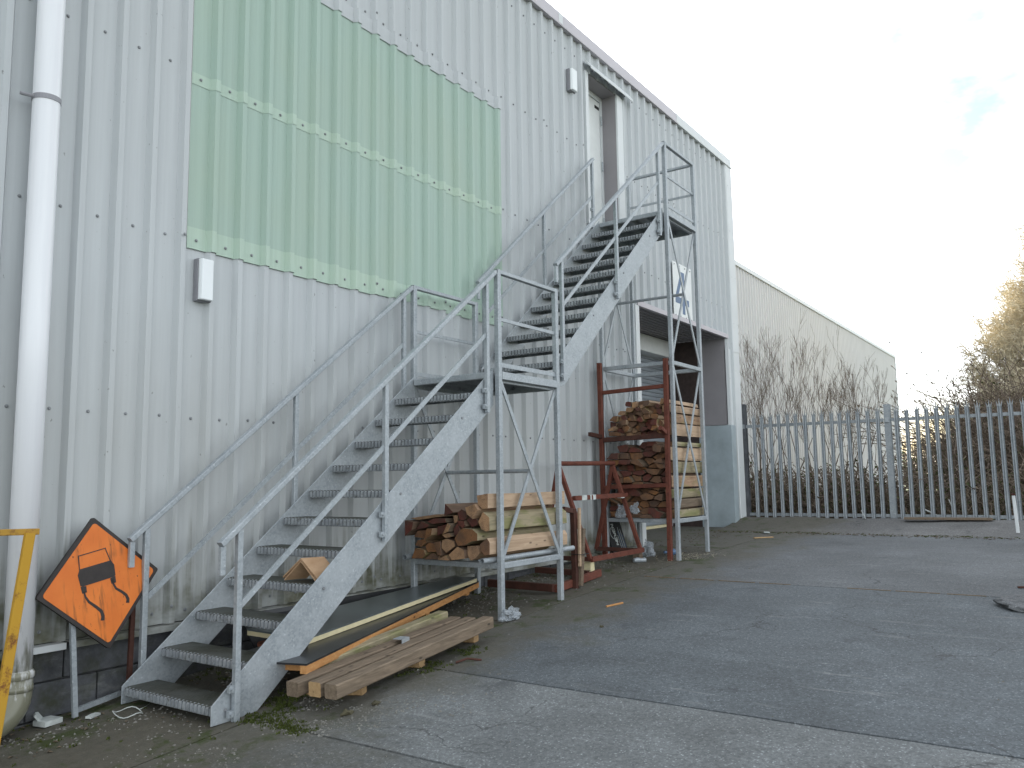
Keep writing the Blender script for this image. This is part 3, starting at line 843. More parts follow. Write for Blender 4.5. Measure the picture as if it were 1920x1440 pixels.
# ------------------------------------------------------------------ neighbouring warehouse
t = thing('warehouse', 'pale ribbed metal warehouse set back behind the palisade fence', 'building', (14.2, 3, 0.4))
m = MB(); x = 14.2; vs = []
prof2 = [0, 0.162, 0.186, 0.226, 0.25]; dp = [0, 0, -0.044, -0.044, 0]
xs = []
while x < 48.1:
    for q, d_ in list(zip(prof2, dp))[:-1]: xs.append((x + q, 3 + d_))
    x += 0.25
xs.append((48.15, 3))
n = len(xs)
m.add([(a, b, 0.2) for a, b in xs] + [(a, b, 7.60) for a, b in xs], [(i, i + 1, n + i + 1, n + i) for i in range(n - 1)])
m.build('wall_cladding', 'clad_far', t, fixn=False)
m = MB(); m.prism([(2.93, 7.58), (2.93, 7.72), (3.3, 7.76), (3.3, 7.58)], 14.2, 48.22, 'x'); m.build('eaves_trim', 'trim', t)
m = MB(); m.box(48.02, 48.22, 2.93, 3.1, 0.2, 7.58); m.build('corner_trim', 'trim', t)
m = MB(); m.add([(14.2, 3.2, 7.74), (48.2, 3.2, 7.74), (48.2, 30, 9.4), (14.2, 30, 9.4)], [(0, 1, 2, 3)]); m.add([(48.2, 3, 0.2), (48.2, 30, 0.2), (48.2, 30, 9.4), (48.2, 3, 7.74)], [(0, 1, 2, 3)]); m.build('roof', 'clad_far', t, fixn=False)

# ------------------------------------------------------------------ palisade fence
FX = 14.3
fence = thing('palisade_fence', 'galvanised palisade fence with three-pointed pales across the yard end', 'fence', (FX, -2.5, 0.46))
def pale_mesh():
    m = MB(); w = 0.034
    def sect(z, s=1.0): return [(-0.012, -w * s, z), (0.004, -w * 0.55 * s, z), (-0.012, 0, z), (0.004, w * 0.55 * s, z), (-0.012, w * s, z), (-0.0145, w * s, z), (0.0015, w * 0.55 * s, z), (-0.0145, 0, z), (0.0015, -w * 0.55 * s, z), (-0.0145, -w * s, z)]
    rows = [sect(0.0), sect(1.84)]
    vs = rows[0] + rows[1]; n = 10
    m.add(vs, [(i, (i + 1) % n, n + (i + 1) % n, n + i) for i in range(n)])
    # triple point: middle spike up, side spikes splayed
    for (y0, y1, ty, tz, tx) in ((-0.013, 0.013, 0.0, 1.965, -0.012), (-0.034, -0.010, -0.046, 1.925, -0.022), (0.010, 0.034, 0.046, 1.925, -0.022)):
        m.add([(-0.0145, y0, 1.835), (-0.0145, y1, 1.835), (-0.003, y1, 1.835), (-0.003, y0, 1.835), (tx, ty, tz)], [(0, 1, 4), (1, 2, 4), (2, 3, 4), (3, 0, 4), (3, 2, 1, 0)])
    return m
src = None
y = -0.245; i = 0
while y > -8.4:
    post_near = abs(y + 2.56) < 0.06
    if not post_near:
        if src is None:
            src = pale_mesh().build('pale', 'galv_dull', fence); ob = src
        else: ob = shared(src, 'pale', fence, (0, 0, 0))
        ob.location = Vector((FX - 0.03, y, 0.47 + rng.uniform(-.012, .012))) - abs_loc(fence)
        ob.rotation_euler = (rng.uniform(-.008, .008), 0, rng.uniform(-.05, .05))
    y -= 0.1545; i += 1
for z in (0.53, 2.17):
    for (a, b) in ((-0.06, -2.50), (-2.62, -5.3), (-5.42, -8.5)):
        m = MB(); m.bar((FX + 0.01, a, z), (FX + 0.01, b, z), 0.008, 0.055); m.bar((FX + 0.028, a, z - 0.024), (FX + 0.028, b, z - 0.024), 0.03, 0.006); m.build('rail', 'galv_dull', fence)
for yy, mt, top in ((-0.02, 'dark_galv', 2.60), (-2.56, 'galv_dull', 2.44), (-5.36, 'galv_dull', 2.44)):
    m = MB(); w = 0.05
    m.box(FX + 0.0, FX + 0.008, yy - w, yy + w, 0.40, top); m.box(FX + 0.092, FX + 0.10, yy - w, yy + w, 0.40, top); m.box(FX + 0.008, FX + 0.092, yy - 0.004, yy + 0.004, 0.40, top)
    p = m.build('post', mt, fence)
    m = MB(); m.box(FX - 0.045, FX - 0.001, yy - 0.03, yy + 0.03, 2.13, 2.21); m.build('fishplate', 'galv', p)

# ------------------------------------------------------------------ steel staircase
ST = thing('staircase', 'galvanised steel two-flight outside staircase climbing the warehouse wall to the high door', 'staircase', (1.92, -0.65, -0.15))
YF_, YN_ = -0.195, -1.105            # inner faces of the stringers
PF, PN = -0.160, -1.143              # far and near handrail posts
H1, H2, G1, G2 = 0.2022, 0.2049, 0.2508, 0.2476
Z0 = -0.239; X1 = 1.9207; X2 = 5.7321
L1 = Z0 + 12 * H1; L2 = L1 + 12 * H2
A1, B1, A2, B2 = 4.735, 5.705, 8.485, 9.425
def tread_mesh():
    # a plank whose folded nose carries pressed ribs
    m = MB(); L = YF_ - YN_ - 0.006; nrib = 24; vs = []; sec = 7
    ys = []
    for i in range(nrib):
        a = -L / 2 + L * i / nrib; d_ = L / nrib
        ys += [(a, 0), (a + d_ * 0.55, 0), (a + d_ * 0.62, 1), (a + d_ * 0.93, 1)]
    ys.append((L / 2, 0))
    for (y, k) in ys:
        e = 0.010 * k
        vs += [(0.018, y, 0.0 - e * 0.5), (0.006, y, -0.005 - e * 0), (0.0 + e, y, -0.016), (0.0 + e, y, -0.050), (0.010, y, -0.058), (0.024, y, -0.058), (0.026, y, -0.010)]
    fs = []
    for j in range(len(ys) - 1):
        for i in range(sec - 1): fs.append((j * sec + i, j * sec + i + 1, (j + 1) * sec + i + 1, (j + 1) * sec + i))
    m.add(vs, fs)
    for q, j in enumerate(j for j in range(len(ys) - 1) for i in range(sec - 1)):
        if j % 4 == 2 and q % (sec - 1) in (1, 2): m.mi[q] = 1
    m.box(0.0185, 0.235, -L / 2, L / 2, -0.006, -0.0004)
    m.box(0.228, 0.235, -L / 2, L / 2, -0.05, -0.006)
    for yy in (-L / 2 + 0.002, L / 2 - 0.006): m.box(0.03, 0.226, yy, yy + 0.004, -0.05, -0.006)
    for xx in (0.07, 0.12, 0.17): m.box(xx, xx + 0.004, -L / 2 + .007, L / 2 - .007, -0.028, -0.0065)
    return m
YM = (YF_ + YN_) / 2
tr = None
for fl, (xs_, zs_, g_, h_) in enumerate(((X1, Z0, G1, H1), (X2, L1, G2, H2))):
    for i in range(1, 12):
        loc = (xs_ + g_ * (i - 1), YM, zs_ + h_ * i)
        if tr is None: tr = tread_mesh().build('tread', ['tread', 'dark_galv'], ST, fixn=True); tr.location = Vector(loc) - abs_loc(ST)
        else: shared(tr, 'tread', ST, loc)
# stringers (plates) following the pitch
def stringer(xa, za, xb, zb, ytop, foot):
    # top edge from (xa,za) to (xb,zb); 250 mm deep plate with plumb cut ends
    dv = 0.325
    m = MB()
    if foot is not None:
        s = (zb - za) / (xb - xa)
        xg = xa + (dv + foot - za) / s
        poly = [(xa - 0.012, foot), (xa - 0.012, za), (xa + 0.0, za + 0.012), (xb, zb), (xb, zb - dv), (xg + 0.03, foot + 0.005)]
    else:
        poly = [(xa, za - 0.16), (xa, za + 0.06), (xb, zb), (xb, zb - dv + 0.02), (xa + 0.20, za - dv + 0.20)]
    m.prism(poly, ytop, ytop + 0.010, 'y')
    return m.build('stringer', 'galv', ST, bevel=0.002)
for yy in (YF_, YN_ - 0.010):
    stringer(X1, Z0 + H1 + 0.004, A1 - 0.03, L1 + 0.03, yy, G(X1 + 0.1) - 0.002)
    stringer(X2 - 0.02, L1 + 0.10, A2 - 0.03, L2 + 0.035, yy, None)
# bolts on stringers at the tread ends
m = MB()
for (xs_, zs_, g_, h_) in ((X1, Z0, G1, H1), (X2, L1, G2, H2)):
    for i in range(1, 12):
        for dxb in (0.03,):
            x, z = xs_ + g_ * (i - 1) + dxb, zs_ + h_ * i - 0.03
            m.tube([(x, YF_ - 0.0005, z), (x, YF_ - 0.009, z)], 0.009, 6)
            if i in (1, 4, 7, 10): m.tube([(x + .05, YN_ - 0.0105, z + 0.0), (x + .05, YN_ - 0.016, z)], 0.011, 8)
tag(m.build('bolt', 'screw', ST), kind='stuff')
# tower legs
def leg(x, y, top, foot=None):
    z0 = (G(x) if foot is None else foot) - 0.003
    m = MB(); m.bar((x, y, z0), (x, y, top), 0.05, 0.05, up=(0, 1, 0), ch=0.005)
    return m.build('leg', 'galv', ST)
HR = 0.915
LF, LN = -0.165, -1.150
for (xx, base, tops) in ((A1, L1, HR), (B1, L1, HR), (A2, L2, HR), (B2, L2, HR)):
    for yy in (LF, LN): leg(xx, yy, base + tops if not (xx == A2 and yy == LF) else base - 0.01)
# landing decks: channel edges and chequer planks
for (xa, xb, z) in ((A1, B1, L1), (A2, B2, L2)):
    m = MB()
    for yy in (LF - 0.028, LN + 0.028): m.bar((xa + 0.026, yy, z - 0.045), (xb - 0.026, yy, z - 0.045), 0.006, 0.09)
    for yy in (LF - 0.045, LN + 0.045):
        m.bar((xa + 0.026, yy, z - 0.087), (xb - 0.026, yy, z - 0.087), 0.028, 0.006)
    m.bar((xa - 0.03, YN_ + 0.008, z - 0.03), (xa - 0.03, YF_ - 0.008, z - 0.03), 0.03, 0.058, ch=0.006)
    m.bar((xb + 0.0, YN_ + 0.03, z - 0.045), (xb + 0.0, YF_ - 0.03, z - 0.045), 0.006, 0.09)
    m.build('landing_frame', 'galv', ST)
    nb = 4; wv = (YF_ - YN_ - 0.03) / nb
    for k in range(nb):
        y0 = YN_ + 0.015 + wv * k
        m = MB(); m.box(xa - 0.01, xb - 0.006, y0 + 0.004, y0 + wv - 0.004, z - 0.006, z - 0.001)
        m.box(xa - 0.008, xb - 0.008, y0 + 0.004, y0 + 0.008, z - 0.055, z - 0.0065); m.box(xa - 0.008, xb - 0.008, y0 + wv - 0.008, y0 + wv - 0.004, z - 0.055, z - 0.0065)
        m.build('deck_plank', 'tread', ST)
    # outer edge plate seen below the guard rail
    m = MB(); m.bar((xa + 0.026, LN - 0.004, z - 0.035), (xb - 0.026, LN - 0.004, z - 0.035), 0.045, 0.07, ch=0.004); m.build('edge_beam', 'galv', ST)
    m = MB(); m.bar((xa + 0.026, LF, z - 0.035), (xb - 0.026, LF, z - 0.035), 0.045, 0.07, ch=0.004); m.build('edge_beam', 'galv', ST)
def rail(p0, p1, w=0.045, h=0.035, name='guard_rail', ch=0.004):
    m = MB(); m.bar(p0, p1, w, h, ch=ch); return m.build(name, 'galv', ST)
for yy in (LF, LN):
    rail((A1 - 0.025, yy, L1 + HR - 0.018), (B1 + 0.025, yy, L1 + HR - 0.018))
    rail((A1 + 0.026, yy, L1 + 0.47), (B1 - 0.026, yy, L1 + 0.47), 0.014, 0.03, ch=0.0)
    rail((A1 + 0.026, yy, L1 + 0.062), (B1 - 0.026, yy, L1 + 0.062), 0.010, 0.04, name='toe_rail', ch=0.0)
rail((A2 - 0.025, LN, L2 + HR - 0.018), (B2 + 0.025, LN, L2 + HR - 0.018))
rail((A2 + 0.026, LN, L2 + 0.47), (B2 - 0.026, LN, L2 + 0.47), 0.014, 0.03, ch=0)
rail((A2 + 0.026, LN, L2 + 0.075), (B2 - 0.026, LN, L2 + 0.075), 0.010, 0.04, name='toe_rail', ch=0)
rail((B2, LN + 0.026, L2 + HR - 0.018), (B2, LF - 0.026, L2 + HR - 0.018))
rail((B2, LN + 0.026, L2 + 0.47), (B2, LF - 0.026, L2 + 0.47), 0.014, 0.03, ch=0)
# shelf frames and middle frame
def frame4(xa, xb, z, h=0.05):
    for yy in (LF, LN): rail((xa + 0.026, yy, z), (xb - 0.026, yy, z), 0.045, h, 'cross_beam')
    for xx in (xa, xb): rail((xx, LF - 0.026, z), (xx, LN + 0.026, z), 0.045, h, 'cross_beam')
SH1, SH2, ZM2 = 0.505, 0.702, 2.672
frame4(A1, B1, SH1); frame4(A2, B2, SH2); frame4(A2, B2, ZM2)
# braces (flat X on near and far faces) and centre ties
def brace(x0, z0, x1, z1, y):
    m = MB(); m.bar((x0, y, z0), (x1, y, z1), 0.012, 0.040, up=(0, 0, 1)); m.build('brace', 'galv', ST)
for (xa, xb, za, zb, tie) in ((A1, B1, SH1 + 0.03, L1 - 0.09, True), (A2, B2, SH2 + 0.03, ZM2 - 0.03, False), (A2, B2, ZM2 + 0.03, L2 - 0.09, True)):
    for yy, sgn in ((LN, 1), (LF, -1)):
        brace(xa + 0.02, zb, xb - 0.02, za, yy - 0.007); brace(xb - 0.02, zb, xa + 0.02, za, yy + 0.007)
    if tie:
        m = MB(); m.tube([((xa + xb) / 2, LN + 0.012, (za + zb) / 2), ((xa + xb) / 2, LF - 0.012, (za + zb) / 2)], 0.019, 10); m.build('tie_rod', 'galv', ST)
# handrails with turned-down ends, rail posts, mid rails
def flight_rails(yy, x0, z0, x1, z1, posts, mids, xm0, zm0, xm1, zm1):
    m = MB(); m.bar((x0, yy, z0), (x1, yy, z1), 0.048, 0.036, ch=0.005); m.bar((x0 + 0.014, yy, z0 - 0.012), (x0 + 0.014, yy, z0 - 0.175), 0.036, 0.03, up=(0, 1, 0), ch=0.003)
    m.build('handrail', 'galv', ST)
    s = (z1 - z0) / (x1 - x0)
    for (xp, zb) in posts:
        zt = z0 + s * (xp - x0) - 0.02
        m = MB(); m.bar((xp, yy, zb), (xp, yy, zt), 0.038, 0.038, up=(0, 1, 0), ch=0.004)
        p = m.build('rail_post', 'galv', ST)
        if zb > 0.2 or yy < -0.5:
            for dz in (0.05, 0.19):
                m = MB()
                m.box(xp - 0.055, xp - 0.019, yy - 0.012, yy + 0.012, zb + dz - 0.02, zb + dz + 0.02)
                m.tube([(xp - 0.037, yy - 0.012, zb + dz), (xp - 0.037, yy - 0.024, zb + dz)], 0.010, 6)
                m.build('post_cleat', 'galv', p)
    m = MB(); m.bar((xm0, yy, zm0), (xm1, yy, zm1), 0.012, 0.036); m.build('mid_rail', 'galv', ST)
flight_rails(PN, 1.921, 0.885, A1 - 0.02, L1 + HR - 0.02, [(2.053, G(2.05) - 0.003), (3.312, 0.812), (4.575, 1.815)], None, 2.07, 0.52, 4.575, 2.505)
flight_rails(PF, 1.945, 0.882, A1 - 0.02, L1 + HR - 0.02, [(2.062, 0.02), (3.318, 0.83), (4.597, 1.83)], None, 2.08, 0.50, 4.597, 2.52)
flight_rails(PN, 5.743, 3.357, A2 - 0.015, L2 + HR - 0.02, [(5.855, 2.205), (7.078, 3.245), (8.290, 4.265)], None, 5.86, 2.965, 8.29, 4.965)
flight_rails(PF, 5.76, 3.325, 8.38, L2 + HR - 0.03, [(5.875, 2.25), (7.108, 3.25), (8.350, 4.62)], None, 5.88, 2.985, 8.35, 5.005)

# ------------------------------------------------------------------ timber on the shelves
LOW = 'cut timbers stacked on the lower tower shelf'
UP = 'cut timbers stacked on the upper tower shelf'
def timber(poly, x0, x1, mats, label, group, name='timber', bev=0.004):
    cy = sum(p[0] for p in poly) / len(poly); cz = sum(p[1] for p in poly) / len(poly)
    m = MB()
    # two extra sections so long faces are not dead straight
    n = len(poly); secs = [x0, x0 + (x1 - x0) * 0.35, x0 + (x1 - x0) * 0.7, x1]; vs = []
    for si, X in enumerate(secs):
        s = 1.0 if si in (0, 3) else rng.uniform(0.94, 1.0)
        ty, tz = (0, 0) if si == 0 else (rng.uniform(-.004, .004), rng.uniform(-.004, .003))
        vs += [(X, cy + (p[0] - cy) * s + ty, cz + (p[1] - cz) * s + tz) for p in poly]
    for si in range(3):
        m.add([], []) if False else None
    o = len(m.v); m.v += vs
    for si in range(3):
        for i in range(n): m.f.append((si * n + i, si * n + (i + 1) % n, (si + 1) * n + (i + 1) % n, (si + 1) * n + i)); m.mi.append(0)
    m.f.append(tuple(range(n))[::-1]); m.mi.append(1); m.f.append(tuple(range(3 * n, 4 * n))); m.mi.append(1)
    ob = m.build(name, mats, origin=(x0, cy, cz))
    return tag(ob, label, 'timber', group)
S1 = {
 'a': [(-0.986, 1.107), (-1.103, 1.123), (-1.101, 0.998), (-1.04, 0.994), (-0.995, 1.038)],
 'b': [(-0.998, 0.885), (-1.05, 0.966), (-1.115, 0.92), (-1.118, 0.81), (-1.083, 0.802), (-1.028, 0.821)],
 'c': [(-1.016, 0.693), (-1.09, 0.745), (-1.117, 0.708), (-1.115, 0.609), (-1.06, 0.599), (-1.015, 0.645)],
 'd': [(-0.886, 1.005), (-0.985, 1.034), (-1.02, 0.982), (-0.963, 0.908), (-0.901, 0.948)],
 'e': [(-0.854, 0.891), (-0.891, 0.94), (-0.963, 0.9), (-0.972, 0.86), (-0.91, 0.835)],
 'f': [(-0.76, 0.955), (-0.808, 0.988), (-0.87, 0.964), (-0.849, 0.899), (-0.786, 0.894)],
 'g': [(-0.77, 0.888), (-0.845, 0.890), (-0.855, 0.842), (-0.827, 0.825), (-0.786, 0.849)],
 'h': [(-0.758, 0.734), (-0.806, 0.8), (-0.853, 0.826), (-0.951, 0.82), (-1.007, 0.781), (-1.006, 0.725), (-0.94, 0.715), (-0.867, 0.68), (-0.795, 0.674)],
 'i': [(-0.873, 0.672), (-0.97, 0.676), (-1.005, 0.617), (-0.959, 0.571), (-0.907, 0.549), (-0.875, 0.592)],
 'j': [(-0.688, 0.593), (-0.784, 0.665), (-0.857, 0.64), (-0.864, 0.567), (-0.72, 0.547)],
 'k': [(-0.609, 0.713), (-0.657, 0.731), (-0.742, 0.709), (-0.752, 0.668), (-0.656, 0.608), (-0.601, 0.647)],
 'l': [(-0.522, 0.694), (-0.590, 0.708), (-0.600, 0.581), (-0.559, 0.588)],
 'm': [(-0.4, 0.657), (-0.45, 0.69), (-0.514, 0.677), (-0.532, 0.612), (-0.428, 0.604)],
 'n': [(-0.248, 0.542), (-0.294, 0.636), (-0.392, 0.623), (-0.411, 0.582), (-0.372, 0.547)],
 'o': [(-0.381, 0.539), (-0.483, 0.6), (-0.554, 0.571), (-0.548, 0.544)],
 'p': [(-0.565, 0.544), (-0.651, 0.587), (-0.69, 0.544)],
 'q': [(-0.265, 0.661), (-0.294, 0.704), (-0.373, 0.716), (-0.4, 0.69), (-0.328, 0.644)],
 'r': [(-0.26, 0.737), (-0.305, 0.789), (-0.42, 0.798), (-0.415, 0.734), (-0.373, 0.723)],
 's': [(-0.423, 0.708), (-0.453, 0.815), (-0.515, 0.817), (-0.505, 0.76)],
 't': [(-0.52, 0.75), (-0.528, 0.831), (-0.632, 0.852), (-0.593, 0.779)],
 'u': [(-0.191, 0.884), (-0.292, 0.871), (-0.269, 0.80), (-0.191, 0.743)],
 'v': [(-0.29, 0.80), (-0.351, 0.875), (-0.445, 0.846), (-0.429, 0.825)],
 'w': [(-0.423, 0.875), (-0.506, 0.905), (-0.630, 0.905), (-0.640, 0.871), (-0.484, 0.856)],
 'x': [(-0.635, 0.771), (-0.69, 0.867), (-0.724, 0.847), (-0.695, 0.793)],
 'y': [(-0.640, 0.930), (-0.652, 1.035), (-0.702, 0.995), (-0.744, 0.960)],
 'z': [(-0.702, 0.936), (-0.755, 0.93), (-0.754, 0.881), (-0.714, 0.86)],
 'zz': [(-0.722, 0.815), (-0.765, 0.865), (-0.79, 0.816), (-0.785, 0.783), (-0.732, 0.758)],
 'za': [(-0.615, 0.763), (-0.69, 0.781), (-0.73, 0.752), (-0.657, 0.738)],
 'zb': [(-0.197, 0.901), (-0.507, 0.939), (-0.626, 0.924), (-0.506, 0.914), (-0.294, 0.886)],
}
L1T = {
 'a': ('pale squared timber lying on top at the near side of the lower stack', 'pale_side', 'end_pale', 5.90),
 'b': ('yellow-green squared timber second from the top at the near side of the lower stack', 'green_side', 'end_pale', 5.90),
 'c': ('pale squared timber with an orange end just above the scaffold tube', 'pale_side', 'end', 5.90),
 'd': ('six-sided orange-ended timber beside the top pale squared timber', 'bark_side', 'end_pale', 5.8),
 'e': ('dark red-ended timber under the six-sided orange one', 'split_side', 'end_red', 5.8),
 'f': ('purplish-black round-ended timber left of the six-sided orange one', 'split_side', 'end_red', 5.8),
 'g': ('small reddish timber below the purplish-black round end', 'split_side', 'end_red', 5.75),
 'h': ('large mossy yellow round log in the middle of the lower stack', 'green_side', 'end', 5.8),
 'i': ('chunky split timber under the mossy yellow log', 'bark_side', 'end_pale', 5.8),
 'j': ('broad brown half-round timber in the bottom row of the lower stack', 'split_side', 'end_pale', 5.75),
 'k': ('round brown log end left of the mossy yellow log', 'split_side', 'end_pale', 5.75),
 'l': ('narrow upright wedge left of the round brown log end', 'split_side', 'end', 5.75),
 'm': ('orange-brown five-sided end second row up near the far side', 'split_side', 'end', 5.75),
 'n': ('orange half-round timber at the far bottom corner of the lower stack', 'bark_side', 'end', 5.8),
 'o': ('bright orange flat wedge resting on the shelf in the bottom row', 'bark_side', 'end', 5.8),
 'p': ('low triangular timber on the shelf right of the bright orange wedge', 'bark_side', 'end_pale', 5.8),
 'q': ('tan split timber above the far bottom orange half-round', 'bark_side', 'end', 5.75),
 'r': ('wide brown half-round at mid height on the far side of the lower stack', 'split_side', 'end', 5.75),
 's': ('upright tan wedge right of the wide brown half-round', 'bark_side', 'end', 5.75),
 't': ('dark slanting timber right of the upright tan wedge', 'split_side', 'end_red', 5.75),
 'u': ('grey-brown timber at the top far corner of the lower stack', 'split_side', 'end_red', 5.8),
 'v': ('grey triangular timber end under the far top board', 'grey_wood', 'end_red', 5.75),
 'w': ('flat grey timber under the far top board', 'grey_wood', 'end_red', 5.75),
 'x': ('thin slanting grey split timber in the middle of the lower stack', 'grey_wood', 'end_pale', 5.75),
 'y': ('peaked split timber with a pale top standing proud of the stack', 'split_side', 'end_red', 5.6),
 'z': ('grey timber end right under the peaked one', 'grey_wood', 'end_pale', 5.7),
 'zz': ('black-brown timber end above the mossy yellow log', 'split_side', 'end_red', 5.7),
 'za': ('flat grey split timber above the round brown log end', 'grey_wood', 'end_pale', 5.7),
 'zb': ('pinkish flat board laid on top at the far side of the lower stack', 'bark_side', 'end_pale', 5.8),
}
for k, poly in S1.items():
    lab, sm, em, xe = L1T[k]
    timber(poly, 4.62 + rng.uniform(-.05, .03) * (0 if k in 'abc' else 1), xe, [sm, em], lab, LOW)
# scaffold tubes the lower stack rests beside
def scaff(x0, x1, y, z, label):
    t = MB(); n = 20
    vs = []
    for (X, r) in ((x0, 0.0242), (x1, 0.0242), (x1, 0.020), (x0, 0.020)):
        vs += [(X, y + r * math.cos(2 * PI * i / n), z + r * math.sin(2 * PI * i / n)) for i in range(n)]
    t.add(vs, [(j * n + i, j * n + (i + 1) % n, ((j + 1) % 4) * n + (i + 1) % n, ((j + 1) % 4) * n + i) for j in range(4) for i in range(n)])
    o = t.build('scaffold_tube', 'galv'); tag(o, label, 'tube', 'scaffold tubes on the lower tower shelf')
scaff(4.56, 6.07, -1.078, 0.556, 'grey scaffold tube under the near side of the lower timber stack')
scaff(4.56, 5.9, -0.205, 0.556, 'grey scaffold tube poking out at the wall side of the lower timber stack')

# upper stack, in two tiers
def cellpack(y0, y1, zlo, zhi, cw, chh, skew):
    # irregular close packing: Voronoi cells of jittered points, each shrunk a little
    pts = []
    row = 0; z = zlo + chh * 0.4
    while z < zhi(-0.6) + 0.3:
        y = y0 - cw * (0.1 + 0.5 * (row % 2)) + rng.uniform(-.2, .2) * cw
        while y > y1 - cw:
            pts.append((y + rng.uniform(-.38, .38) * cw, z + rng.uniform(-.40, .40) * chh, row)); y -= cw * rng.uniform(.75, 1.3)
        z += chh; row += 1
    out = []; cnt = {}
    for (py, pz, r) in pts:
        if not (y1 < py < y0 and zlo < pz < zhi(py) - chh * 0.4): continue
        poly = [(y0 + .01, zlo), (y1, zlo), (y1, pz + chh), (y0 + .01, pz + chh)]
        tp = zhi(py)
        poly = [(py + cw, max(zlo, pz - chh)), (py - cw, max(zlo, pz - chh)), (py - cw, min(tp, pz + chh)), (py + cw, min(tp, pz + chh))]
        k = cw / chh * skew
        for (qy, qz, _) in pts:
            if (qy, qz) == (py, pz) or abs(qy - py) > 3 * cw or abs(qz - pz) > 3 * chh: continue
            ny_, nz_ = (qy - py), (qz - pz) * k * k
            c_ = ny_ * (qy + py) / 2 + nz_ * (qz + pz) / 2
            new = []
            for i in range(len(poly)):
                a, b = poly[i], poly[(i + 1) % len(poly)]
                da, db = ny_ * a[0] + nz_ * a[1] - c_, ny_ * b[0] + nz_ * b[1] - c_
                if da <= 0: new.append(a)
                if da * db < 0:
                    t_ = da / (da - db); new.append((a[0] + (b[0] - a[0]) * t_, a[1] + (b[1] - a[1]) * t_))
            poly = new
            if len(poly) < 3: break
        if len(poly) < 3: continue
        poly = [(min(y0 + .01, max(y1, a)), b) for a, b in poly]
        cy = sum(p[0] for p in poly) / len(poly); cz = sum(p[1] for p in poly) / len(poly)
        sh = rng.uniform(0.80, 0.97); an = rng.uniform(-.22, .22)
        ring = [p for i, p in enumerate(poly) if math.hypot(p[0] - poly[i - 1][0], p[1] - poly[i - 1][1]) > 0.012]
        if len(ring) < 3: continue
        P3 = []
        for p in ring:
            u, v = (p[0] - cy) * sh, (p[1] - cz) * sh
            P3.append((cy + u, max(zlo + 0.002, cz + v)))
        area = abs(sum(P3[i - 1][0] * P3[i][1] - P3[i][0] * P3[i - 1][1] for i in range(len(P3)))) / 2
        if area < 0.0012: continue
        cnt[r] = cnt.get(r, -1) + 1
        out.append((r, cnt[r], P3))
    return out
ORD = ['first', 'second', 'third', 'fourth', 'fifth', 'sixth', 'seventh', 'eighth', 'ninth', 'tenth', 'eleventh', 'twelfth', 'thirteenth', 'fourteenth']
XF = 8.50
lowp = cellpack(-0.20, -1.005, 0.730, lambda y: 1.70 if y < -0.35 else 1.45 + (-(y + 0.2)) * 1.3, 0.150, 0.076, 1.0)
nl = max(r for r, c, p in lowp) + 1
for r, c, poly in lowp:
    em = rng.choice(['end', 'end_red', 'end', 'end_red', 'end'])
    sm = rng.choice(['split_side', 'grey_wood', 'split_side'])
    cd = {'end': 'orange-brown', 'end_red': 'dark brown', 'end_pale': 'tan'}[em]
    timber(poly, XF + rng.uniform(-.07, .09), 9.5 + rng.uniform(-.08, .04), [sm, em], '%s timber in lower tier behind red rack, row %s up, %s from wall' % (cd, ORD[r], ORD[c]), UP)
upp = cellpack(-0.26, -1.005, 1.778, lambda y: 1.97 + min(0.25, max(0, (-y - 0.26) * 0.9)), 0.088, 0.064, 1.0)
for r, c, poly in upp:
    em = rng.choice(['end', 'end', 'end_pale', 'end_red'])
    sm = rng.choice(['bark_side', 'split_side', 'bark_side', 'pale_side'])
    cd = {'end': 'orange', 'end_red': 'dark brown', 'end_pale': 'tan'}[em]
    timber(poly, XF + rng.uniform(-.09, .08), 9.48 + rng.uniform(-.06, .06), [sm, em], '%s timber in upper tier behind red rack, row %s up, %s from wall' % (cd, ORD[r], ORD[c]), UP)
near = [(2.055, 2.150, 'pale_side', 'pale'), (1.930, 2.050, 'bark_side', 'pinkish'), (1.765, 1.922, 'pale_side', 'tan'), (1.630, 1.688, 'green_side', 'thin greenish'), (1.450, 1.622, 'pale_side', 'thick pinkish'), (1.285, 1.438, 'green_side', 'green-stained'), (1.110, 1.262, 'bark_side', 'cream'), (0.978, 1.093, 'green_side', 'yellow-green'), (0.850, 0.968, 'grey_wood', 'grey'), (0.732, 0.838, 'green_side', 'pale green')]
for i, (a, b, sm, nm) in enumerate(near):
    y1 = -1.10 + rng.uniform(-.014, .03); dx = rng.uniform(-.09, .08)
    timber([(-1.012, a + rng.uniform(0, .012)), (y1 + rng.uniform(0, .01), a + rng.uniform(0, .008)), (y1, a + .03), (y1, b - rng.uniform(.01, .03)), (y1 + .012, b - .002), (-1.012, b - rng.uniform(0, .012))], 8.53 + (0.16 if i == 1 else dx), 9.56 + (0.10 if i == 1 else dx * .8), [sm, 'end_pale'], '%s squared timber at the near face of the upper stack, %s from the top' % (nm, ORD[i]), UP)
timber([(-0.96, 2.16), (-1.09, 2.165), (-1.08, 2.21), (-0.98, 2.235)], 8.50, 9.45, ['pale_side', 'end_pale'], 'cream topmost timber at the near edge of the upper stack', UP)
timber([(-0.58, 2.17), (-0.66, 2.15), (-0.67, 2.18), (-0.60, 2.225)], 8.55, 9.3, ['grey_wood', 'end_red'], 'grey tilted offcut on the very top of the upper stack', UP)
